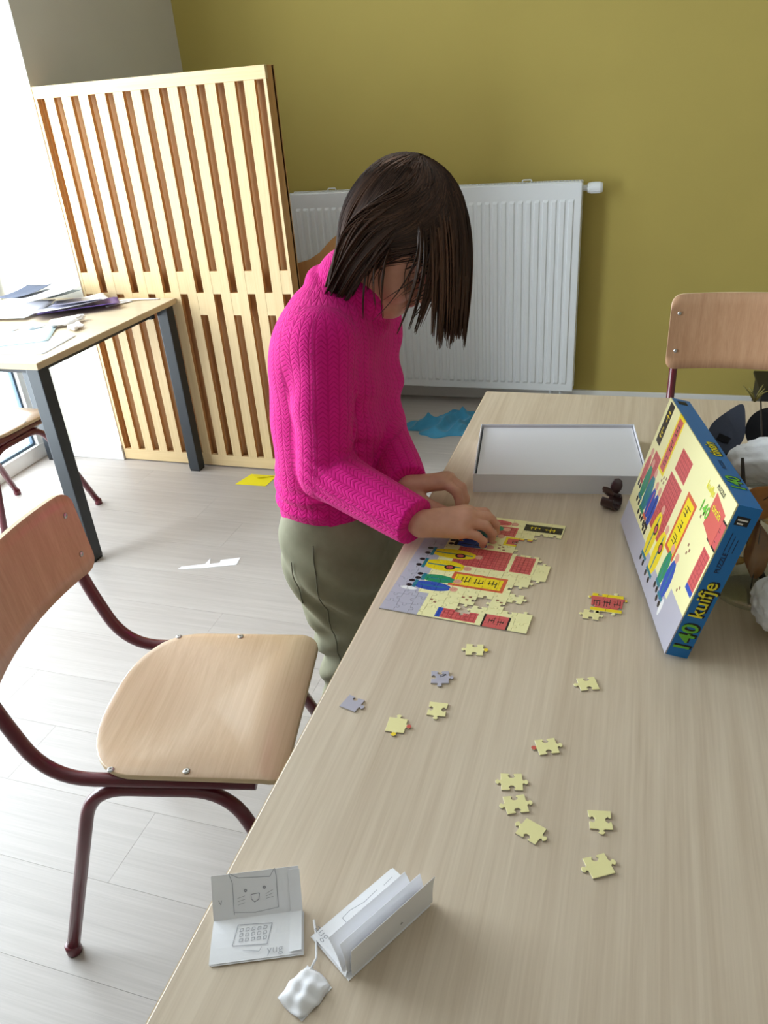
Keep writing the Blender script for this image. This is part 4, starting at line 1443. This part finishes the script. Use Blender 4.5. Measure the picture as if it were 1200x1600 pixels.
# ------------------------------------------------------------------ glass jar and natural things behind the lid
JX, JY = .192, 1.035
jar = tag(empty('glass_jar', (JX, JY, T)), 'clear glass jar with dried leaves and sticks behind the box lid', 'jar')
prof = [(.045, .0), (.055, .003), (.058, .010), (.060, .06), (.058, .12), (.052, .140), (.054, .148)]
mb = MB()
nseg = 36
full = prof + [(r_ - .0025, z_) for r_, z_ in reversed(prof[2:])] + [(.050, .006)]
vs = [(r_ * math.cos(2 * math.pi * k / nseg), r_ * math.sin(2 * math.pi * k / nseg), z_) for r_, z_ in full for k in range(nseg)]
fs = [(i * nseg + k, i * nseg + (k + 1) % nseg, (i + 1) * nseg + (k + 1) % nseg, (i + 1) * nseg + k) for i in range(len(full) - 1) for k in range(nseg)]
fs += [tuple(range(nseg - 1, -1, -1)), tuple((len(full) - 1) * nseg + k for k in range(nseg))]
mb.add(vs, fs).build('body', 'jar_glass', jar, smooth=True)
MB().tube([(.054 * math.cos(a), .054 * math.sin(a), .1485) for a in [2 * math.pi * k / 32 for k in range(32)]], .0022, 8, closed=True).build('rim', 'jar_glass', jar, smooth=True)
def leaf(x, y, z, L_, W_, rot, mat_, lab, nm='dried_leaf', cat='leaf', grp='dried leaves in the jar'):
    def fn(u, v):
        w = math.sin(math.pi * min(1, .04 + .96 * v)) ** .8 * (1 - .25 * v)
        return ((u - .5) * W_ * w, (v - .5) * L_, .012 * math.sin(v * 5) * 0.6 + .010 * abs(u - .5) * math.cos(v * 9))
    o = MB().grid(fn, 8, 14).build(nm, mat_, smooth=True, solid=.0008)
    o.location = (x, y, z); o.rotation_euler = rot
    MB().tube([(0, -.5 * L_ - .016, .002), (0, -.25 * L_, .003), (0, .42 * L_, .001)], [.0011, .0009, .0004], 5).build('stalk', 'dark_stick', o)
    return tag(o, lab, cat, grp)
leaf(JX - .005, JY - .002, T + .075, .085, .050, (1.2, .3, .5), 'dry_leaf', 'brown dried leaf curled inside the glass jar')
leaf(JX + .012, JY + .010, T + .115, .085, .052, (.8, -.4, 1.5), 'dry_leaf_gold', 'golden dried leaf sticking up inside the jar neck')
leaf(JX - .006, JY + .016, T + .045, .075, .045, (.5, .5, 2.6), 'dry_leaf_gold', 'golden dried leaf low in the glass jar')
leaf(JX - .012, JY - .006, T + .150, .070, .050, (.9, .6, -.7), 'dry_leaf', 'brown dried leaf poking out over the jar rim')
st = tag(MB().tube([(JX + .022, JY - .03, T + .010), (JX - .012, JY + .005, T + .07), (JX - .030, JY + .030, T + .150), (JX - .035, JY + .05, T + .19)], [.005, .0045, .0038, .002], 8).build('dark_stick', 'dark_stick', smooth=True), 'dark bare stick slanting through the glass jar', 'stick')
st2 = tag(empty('twig', (JX + .006, JY + .03, T + .008)), 'thin twig with pale budding tip rising above the jar', 'twig')
MB().tube([(0, 0, 0), (-.004, .03, .08), (-.006, .075, .16), (-.012, .14, .225)], [.0026, .0024, .002, .0012], 6).build('stem', 'dark_stick', st2, smooth=True)
for k in range(6):
    a = k * 1.05
    MB().tube([(-.020, .14, .222), (-.020 + .010 * math.cos(a), .14 + .006 * math.sin(a), .236), (-.020 + .019 * math.cos(a), .14 + .010 * math.sin(a), .240 + .006 * (k % 2))], [.0016, .0013, .0006], 5).build('bud', 'green_twig', st2, smooth=True)
def tuft(loc, r, seed, lab):
    sd = SDF(.02)
    rr_ = random.Random(seed)
    for k in range(9):
        a, b = rr_.uniform(0, 6.28), rr_.uniform(-.9, .9)
        p = (loc[0] + r[0] * .55 * math.cos(a) * math.cos(b), loc[1] + r[1] * .55 * math.sin(a) * math.cos(b), loc[2] + r[2] * .55 * math.sin(b))
        sd.cone(p, p, min(r) * .62, min(r) * .62, .02)
    sd.post = lambda X, D: D + .007 * vnoise(X, 130, seed) + .004 * vnoise(X, 380, seed + 1)
    V_, Q_ = sd.mesh(.0032)
    o = np_mesh('cotton_wool', V_, Q_, ['cotton'])
    return tag(o, lab, 'cotton wool', 'cotton wool tufts')
tuft((JX + .010, JY + .100, T + .160), (.056, .050, .044), 5, 'white tuft of cotton wool above the glass jar rim')
tuft((JX + .032, JY - .100, T + .050), (.044, .050, .052), 8, 'white tuft of cotton wool on the table in front of the jar')
def felt(loc, rot, L_, W_, mat_, lab, tip):
    ol = []
    for k in range(40):
        a = 2 * math.pi * k / 40
        x, y = W_ * math.cos(a), L_ * math.sin(a)
        y += tip * L_ * max(0, math.sin(a)) ** 3
        x *= 1 - .38 * max(0, math.sin(a)) ** 2 * (1 if tip else 0)
        ol.append((x, y))
    mb_ = MB().prism(ol, -.001, .001)
    o = mb_.build('felt_shape', mat_)
    for v_ in o.data.vertices: v_.co.z += 3.2 * v_.co.x ** 2
    o.location = loc; o.rotation_euler = rot
    return tag(o, lab, 'felt shape', 'felt shapes')
g1 = felt((.146, 1.205, T + .176), (math.radians(64), math.radians(16), math.radians(-18)), .034, .026, 'felt_grey', 'grey-blue pointed felt ear shape behind the box lid', .45)
MB().box(-.009, .009, -.014, -.004, .0016, .004).build('tape', 'felt_black', g1)
felt((.212, 1.235, T + .172), (math.radians(66), math.radians(-6), math.radians(-6)), .036, .036, 'felt_black', 'black round felt shape at the right picture edge', 0)
felt((.160, 1.190, T + .132), (math.radians(70), 0, math.radians(-12)), .026, .034, 'felt_black', 'black felt strip between grey ear and cotton wool', 0)

# ------------------------------------------------------------------ folded paper booklets
def strip(mb_, pts, w=.0005, z=.0003, plane=None):
    """thin pencil line through 2-D points on a page frame"""
    for a, b in zip(pts[:-1], pts[1:]):
        a, b = Vector(a), Vector(b)
        d = b - a
        if d.length < 1e-6: continue
        nn_ = Vector((-d.y, d.x)).normalized() * w / 2
        q = [a - nn_, b - nn_, b + nn_, a + nn_]
        mb_.add([plane @ Vector((p.x, p.y, z)) for p in q], [(0, 1, 2, 3)])
def page(mb_, M, w, d, th_=.0004, sag=0.0, n=6):
    vs = []
    for lay in (1, 0):
        for j in range(n + 1):
            for i in range(2):
                vs.append(M @ Vector((i * w, j * d / n, th_ * lay + sag * math.sin(math.pi * j / n))))
    S_ = (n + 1) * 2
    fs = []
    for j in range(n):
        fs.append((j * 2, j * 2 + 1, j * 2 + 3, j * 2 + 2))
        fs.append((S_ + j * 2, S_ + j * 2 + 2, S_ + j * 2 + 3, S_ + j * 2 + 1))
        fs.append((j * 2, j * 2 + 2, S_ + j * 2 + 2, S_ + j * 2)); fs.append((j * 2 + 1, S_ + j * 2 + 1, S_ + j * 2 + 3, j * 2 + 3))
    fs += [(0, S_, S_ + 1, 1), (n * 2, n * 2 + 1, S_ + n * 2 + 1, S_ + n * 2)]
    mb_.add(vs, fs)
b1 = tag(empty('paper_booklet', (-.319, .331, T)), 'small folded paper booklet with a pencilled cat face on its raised page', 'booklet', 'home-made paper booklets')
ex = Vector((.078, .032, 0)).normalized(); ey = Vector((-ex.y, ex.x, 0))
wB, dB = .0835, .042
M0 = frame((0, 0, .0004), ex, ey)                # flat page, near-left corner
flatp = MB(); page(flatp, M0 @ Matrix.Translation((0, 0, .0016)), wB, dB, .0004, .0010); flatp.build('page', 'paper', b1)
p2 = MB(); page(p2, M0, wB + .001, dB, .0004, .0); p2.build('page', 'paper', b1)
p3 = MB(); page(p3, M0 @ Matrix.Translation((.002, -.0012, .0008)), wB, dB, .0004, .0006); p3.build('page', 'paper', b1)
la = math.radians(40)
upd = (ey * math.sin(la) + Vector((0, 0, 1)) * math.cos(la))
Mu = frame(M0 @ Vector((0, dB, .0016)), ex, upd)
for k in range(2):
    mbk = MB(); page(mbk, Mu @ Matrix.Translation((k * .0015, 0, -k * .0022)), wB - .002 * k, .040 - .002 * k, .0004, .0012 * (1 - k)); mbk.build('raised_page', 'paper', b1)
# narrow fold along the right edge of both pages
fb = MB(); page(fb, frame(M0 @ Vector((wB - .011, .002, .003)), (ex + Vector((0, 0, .12))), ey), .0115, dB - .002, .0003); fb.build('folded_edge', 'paper', b1)
fb = MB(); page(fb, frame(Mu @ Vector((wB - .010, .0, .0022)), ex + upd.cross(ex) * -.10, upd), .0112, .038, .0003); fb.build('folded_edge', 'paper', b1)
dr = MB()
q = [(.020, .004), (.020, .032), (.017, .041), (.026, .036), (.056, .034), (.061, .041), (.062, .034), (.062, .006)]
strip(dr, q, plane=Mu, z=.0020); strip(dr, [(.020, .006), (.040, .004), (.062, .006)], .0004, .0020, Mu)
for (x, y) in ((.032, .024), (.050, .025)):
    strip(dr, [(x + .0011 * math.cos(a), y + .0011 * math.sin(a)) for a in [k * 1.05 for k in range(7)]], .0010, .0020, Mu)
strip(dr, [(.037, .020), (.045, .0205), (.044, .0150), (.040, .0130), (.037, .0160), (.037, .020)], .0006, .0020, Mu)
for k in range(3):
    strip(dr, [(.024, .012 + .003 * k), (.031, .0135 + .003 * k)], .0003, .0020, Mu); strip(dr, [(.051, .015 + .002 * k), (.058, .016 + .003 * k)], .0003, .0020, Mu)
strip(dr, [(.006, .018), (.008, .014), (.009, .018)], .0004, .0020, Mu)
strip(dr, [(.020, .014), (.052, .012), (.056, .032), (.024, .034), (.020, .014)], .0005, .0034, M0)
for i in range(5):
    for j in range(3):
        x, y = .026 + .0055 * i, .017 + .005 * j
        strip(dr, [(x, y), (x + .003, y + .0005), (x + .0032, y + .003), (x + .0005, y + .003), (x, y)], .0004, .0034, M0)
strip(dr, [(.030, .009), (.045, .006), (.047, .010)], .0004, .0034, M0)
dr.build('pencil_drawing', 'graphite', b1)
text('yug', .011, 'graphite', M0 @ Matrix.Translation((.052, .003, .0036)), b1, 'pencil_writing', -.0002)

b2 = tag(empty('paper_booklet', (-.192, .352, T)), 'small folded paper booklet opened like a tent with several standing pages', 'booklet', 'home-made paper booklets')
f1 = Vector((.049, .082, 0)).normalized()              # along the fold, away from the viewer
f2 = Vector((-f1.y, f1.x, 0))                          # towards the flat page
wF, dF = .100, .053
MF = frame((0, 0, .0004), f1, f2)
mb = MB(); page(mb, MF @ Matrix.Rotation(math.radians(4), 4, 'X'), wF, dF, .0004, .002); mb.build('page', 'paper', b2)
mb = MB(); page(mb, MF @ Matrix.Translation((-.001, 0, 0)) @ Matrix.Rotation(math.radians(1.2), 4, 'X'), wF, dF + .002, .0004, .0005); mb.build('page', 'paper', b2)
for k, ang in enumerate((66, 84, 97)):
    mb = MB(); page(mb, MF @ Matrix.Translation((.002 * k, .010 - .0042 * k, .0005)) @ Matrix.Rotation(math.radians(ang), 4, 'X'), wF - .004 * (2 - k), .036 + .003 * k, .0004, (.003, .002, -.001)[k]); mb.build('standing_page', 'paper', b2)
mb = MB()
mb.add([MF @ Vector(p) for p in ((-.001, .004, .0006), (-.001, .040, .0012), (.014, .022, .014), (.006, .006, .010))], [(0, 3, 2, 1)]); mb.build('folded_corner', 'paper', b2, solid=.0004)
dr = MB()
MP = MF @ Matrix.Rotation(math.radians(4), 4, 'X')
strip(dr, [(.030, .036), (.030, .046), (.040, .047), (.055, .044), (.072, .045)], .0005, .0032, MP)
for k in range(6): strip(dr, [(.033 + .006 * k, .037), (.033 + .006 * k, .041)], .0004, .0032, MP)
strip(dr, [(.062, .024), (.070, .030), (.080, .024), (.072, .021), (.062, .024)], .0005, .0032, MP)
strip(dr, [(.040, .024), (.043, .029), (.046, .024)], .0005, .0032, MP); strip(dr, [(.080, .040), (.092, .040)], .0004, .0032, MP); strip(dr, [(.080, .044), (.092, .045)], .0004, .0032, MP)
dr.build('pencil_drawing', 'graphite', b2)
text('aug', .012, 'graphite', frame(MP @ Vector((.026, .050, .0034)), f2 * -1, f1) @ Matrix.Translation((-.006, -.022, 0)), b2, 'pencil_writing', -.0002)
MB().add([MF @ Vector(p) for p in ((.058, -.0045, .020), (.060, -.0045, .023), (.062, -.0045, .020))], [(0, 1, 2)]).build('pencil_mark', 'graphite', b2)

# little white tag on a string
tg = tag(empty('paper_tag', (-.226, .332, T)), 'crumpled white paper tag on a string between the two booklets', 'tag')
def fn(u, v):
    a, b = u - .5, v - .5
    sx_ = .017 * (1 - .12 * abs(b) * 2)
    x = a * 2 * sx_ * (1 - .10 * (b * 2) ** 2); y = b * 2 * .0195 * (1 - .08 * (a * 2) ** 2)
    edge_ = max(abs(a), abs(b)) * 2
    z = .0065 * (1 - edge_ ** 3) + .0016 * math.sin(14 * a + 5 * b) * (1 - edge_) + .0012 * math.sin(17 * b - 6 * a)
    return (x, y, max(.0005, z + .0012))
o = MB().grid(fn, 16, 18).build('tag_sheet', 'paper', tg, smooth=True, solid=.0006); o.rotation_euler = (0, 0, math.radians(-24))
o2 = MB().grid(lambda u, v: ((u - .5) * .031, (v - .5) * .036, .0006), 2, 2).build('tag_back', 'paper', tg, solid=.0004); o2.rotation_euler = (0, 0, math.radians(-24))
MB().tube([(-.002, .016, .004), (-.001, .030, .0025), (-.008, .048, .0030), (-.016, .062, .0045)], .0011, 6).build('string', 'paper', tg, smooth=True)

# ------------------------------------------------------------------ things on the floor
mb = MB().prism([(-.068, -.045), (.075, -.050), (.090, .052), (-.035, .058)], 0, .0006)
mb.add([(-.035, .0575, .0007), (.012, .008, .0085), (.090, .0515, .0007), (.012, .008, .008)], [(0, 1, 2), (2, 3, 0)])
yp = mb.build('yellow_sheet', 'yellow_paper'); yp.location = (-1.535, 2.668, .0005); yp.rotation_euler = (0, 0, .06)
tag(yp, 'folded bright yellow sheet of paper on the floor by the panel', 'paper')
sc_ = [(-.115, -.020), (-.030, -.020), (.095, -.006), (.100, .042), (.030, .030), (.030, .012), (-.005, .006), (-.012, .045), (-.022, .008), (-.105, -.004)]
ws = MB().prism(sc_, 0, .0008).build('paper_scrap', 'paper'); ws.location = (-1.385, 2.005, .0005); ws.rotation_euler = (0, 0, math.radians(15))
tag(ws, 'white cut-out paper scrap lying on the floor beside the child', 'paper')

# crumpled blue cloth: an irregular sheet heaped into folds
CB = np.array([-.842, 3.385, 0.0])
ax1 = np.array([.72, .69]); ax2 = np.array([-.69, .72])
def outline(th):
    return 1 + .20 * math.sin(3 * th + .6) + .13 * math.sin(5 * th + 2.1) + .08 * math.sin(8 * th + .4)
nu_, nv_ = 120, 46
mbc = MB()
vsb, vst = [], []
def cloth_h(x, y, rho):
    p = np.array([[x, y, 0.0]])
    w1 = vnoise(p, 18, 41)[0] * 2.2; w2 = vnoise(p, 26, 42)[0] * 2.0
    r1 = 1 - abs(math.sin(40 * (x * .8 - y * .6) + 2.4 * w1))
    r2 = 1 - abs(math.sin(36 * (x * -.55 + y * .85) + 2.4 * w2))
    body_ = (1 - rho ** 2.6)
    return .004 + body_ * (.014 + .034 * r1 ** 1.25 + .028 * r2 ** 1.2) + .004 * max(0, vnoise(p, 90, 43)[0]) * body_
for j in range(nv_ + 1):
    rho = j / nv_
    for i in range(nu_):
        th = 2 * math.pi * i / nu_
        R_ = outline(th) * rho
        a_, b_ = .190 * R_ * math.cos(th), .128 * R_ * math.sin(th)
        q = a_ * ax1 + b_ * ax2
        vst.append((q[0], q[1], cloth_h(q[0], q[1], rho)))
vs = vst + [(x, y, .0004) for x, y, z in vst[-nu_:]]
fs = [(j * nu_ + i, (j + 1) * nu_ + i, (j + 1) * nu_ + (i + 1) % nu_, j * nu_ + (i + 1) % nu_) for j in range(nv_ + 1) for i in range(nu_)]
mbc.add(vs, fs)
clo = mbc.build('blue_cloth', 'blue_cloth', smooth=True)
clo.location = (CB[0], CB[1], 0)
tag(clo, 'crumpled blue cloth lying on the floor below the radiator', 'cloth')

# ------------------------------------------------------------------ papers on the small table
def sheet(name, mat_, x, y, w, d, rz, lab, z=0.0, lift=(0, 0), curl=0.0, cat='paper', seed=0, th_=.0006, wob=.0015, grp='papers on the small table'):
    rr2 = random.Random(seed)
    ph = rr2.uniform(0, 6)
    def fn(u, v):
        zz_ = lift[0] * u * u + lift[1] * v * v + curl * math.sin(math.pi * u) + wob * (1 + math.sin(6 * u + ph + 3 * v)) / 2
        return ((u - .5) * w, (v - .5) * d, zz_)
    o = MB().grid(fn, 10, 10).build(name, mat_, smooth=True, solid=th_)
    o.location = (x, y, T + .0006 + z); o.rotation_euler = (0, 0, math.radians(rz))
    return tag(o, lab, cat, grp)
sheet('paper_sheet', 'paper', -2.02, 2.10, .297, .21, 8, 'white sheet lying flat at the near corner of the small table', 0, wob=.001)
sheet('paper_sheet', 'paper_blue', -2.13, 2.17, .297, .21, 30, 'pale blue sheet overlapping the near white sheet', .002, seed=2)
sheet('paper_sheet', 'paper', -2.36, 2.22, .297, .21, -12, 'white sheet at the left behind the pale blue one', .001, seed=3)
sheet('card_folder', 'purple_card', -2.15, 2.595, .24, .31, -52, 'purple card folder in the middle of the paper pile', .002, lift=(.022, .0), cat='folder', seed=4)
sheet('paper_sheet', 'paper', -2.19, 2.585, .23, .30, -47, 'white sheet bent over the purple folder', .008, lift=(.020, .012), seed=5, wob=.003)
sheet('paper_sheet', 'paper_lilac', -2.17, 2.62, .22, .20, -56, 'lilac sheet tucked under the topmost white sheets', .014, lift=(.026, 0), seed=6)
sheet('card_folder', 'dark_green_card', -2.27, 2.66, .19, .12, -35, 'dark green card peeking out near the top of the pile', .030, lift=(.024, .01), cat='folder', seed=7)
sheet('paper_sheet', 'paper', -2.32, 2.60, .26, .22, -30, 'topmost white sheet of the paper pile', .036, lift=(.022, .02), curl=.008, seed=8, wob=.004)
sheet('paper_sheet', 'paper', -2.42, 2.50, .30, .22, 5, 'white sheet at the left end of the paper pile', .008, lift=(.0, .02), seed=9, wob=.004)
sheet('card_folder', 'felt_grey', -2.46, 2.66, .20, .15, -20, 'slate grey card at the back of the pile', .036, lift=(.02, .02), cat='folder', seed=10)
sheet('paper_strip', 'paper', -1.97, 2.725, .20, .018, 14, 'long thin white paper strip near the far table corner', .0005, curl=.004, cat='paper strip', seed=11)
sheet('paper_strip', 'paper', -2.01, 2.665, .11, .022, 58, 'short white paper strip pointing at the far corner', .0005, curl=.003, cat='paper strip', seed=12)
def crumple(x, y, s, seed, lab):
    rr2 = random.Random(seed)
    bm = bmesh.new()
    bmesh.ops.create_icosphere(bm, subdivisions=3, radius=1)
    for v_ in bm.verts:
        k = 1 + .35 * math.sin(5 * v_.co.x + seed) * math.cos(4 * v_.co.y + 2 * seed) + rr2.uniform(-.07, .07)
        v_.co = Vector((v_.co.x * s * 1.6 * k, v_.co.y * s * k, max(-.5, v_.co.z) * s * .32 * k))
    mz = min(v_.co.z for v_ in bm.verts)
    for v_ in bm.verts: v_.co.z -= mz
    me_ = bpy.data.meshes.new('crumpled_paper'); bm.to_mesh(me_); bm.free()
    me_.materials.append(MATS['paper'])
    o = inst('crumpled_paper', me_, None, (x, y, T + .0045), seed)
    return tag(o, lab, 'paper', 'papers on the small table')
crumple(-2.03, 2.36, .042, 1, 'large crumpled white paper ball in front of the folder')
crumple(-1.955, 2.31, .026, 2, 'small crumpled white paper near the table edge')
crumple(-2.13, 2.30, .024, 4, 'crumpled white paper strip left of the large crumpled ball')
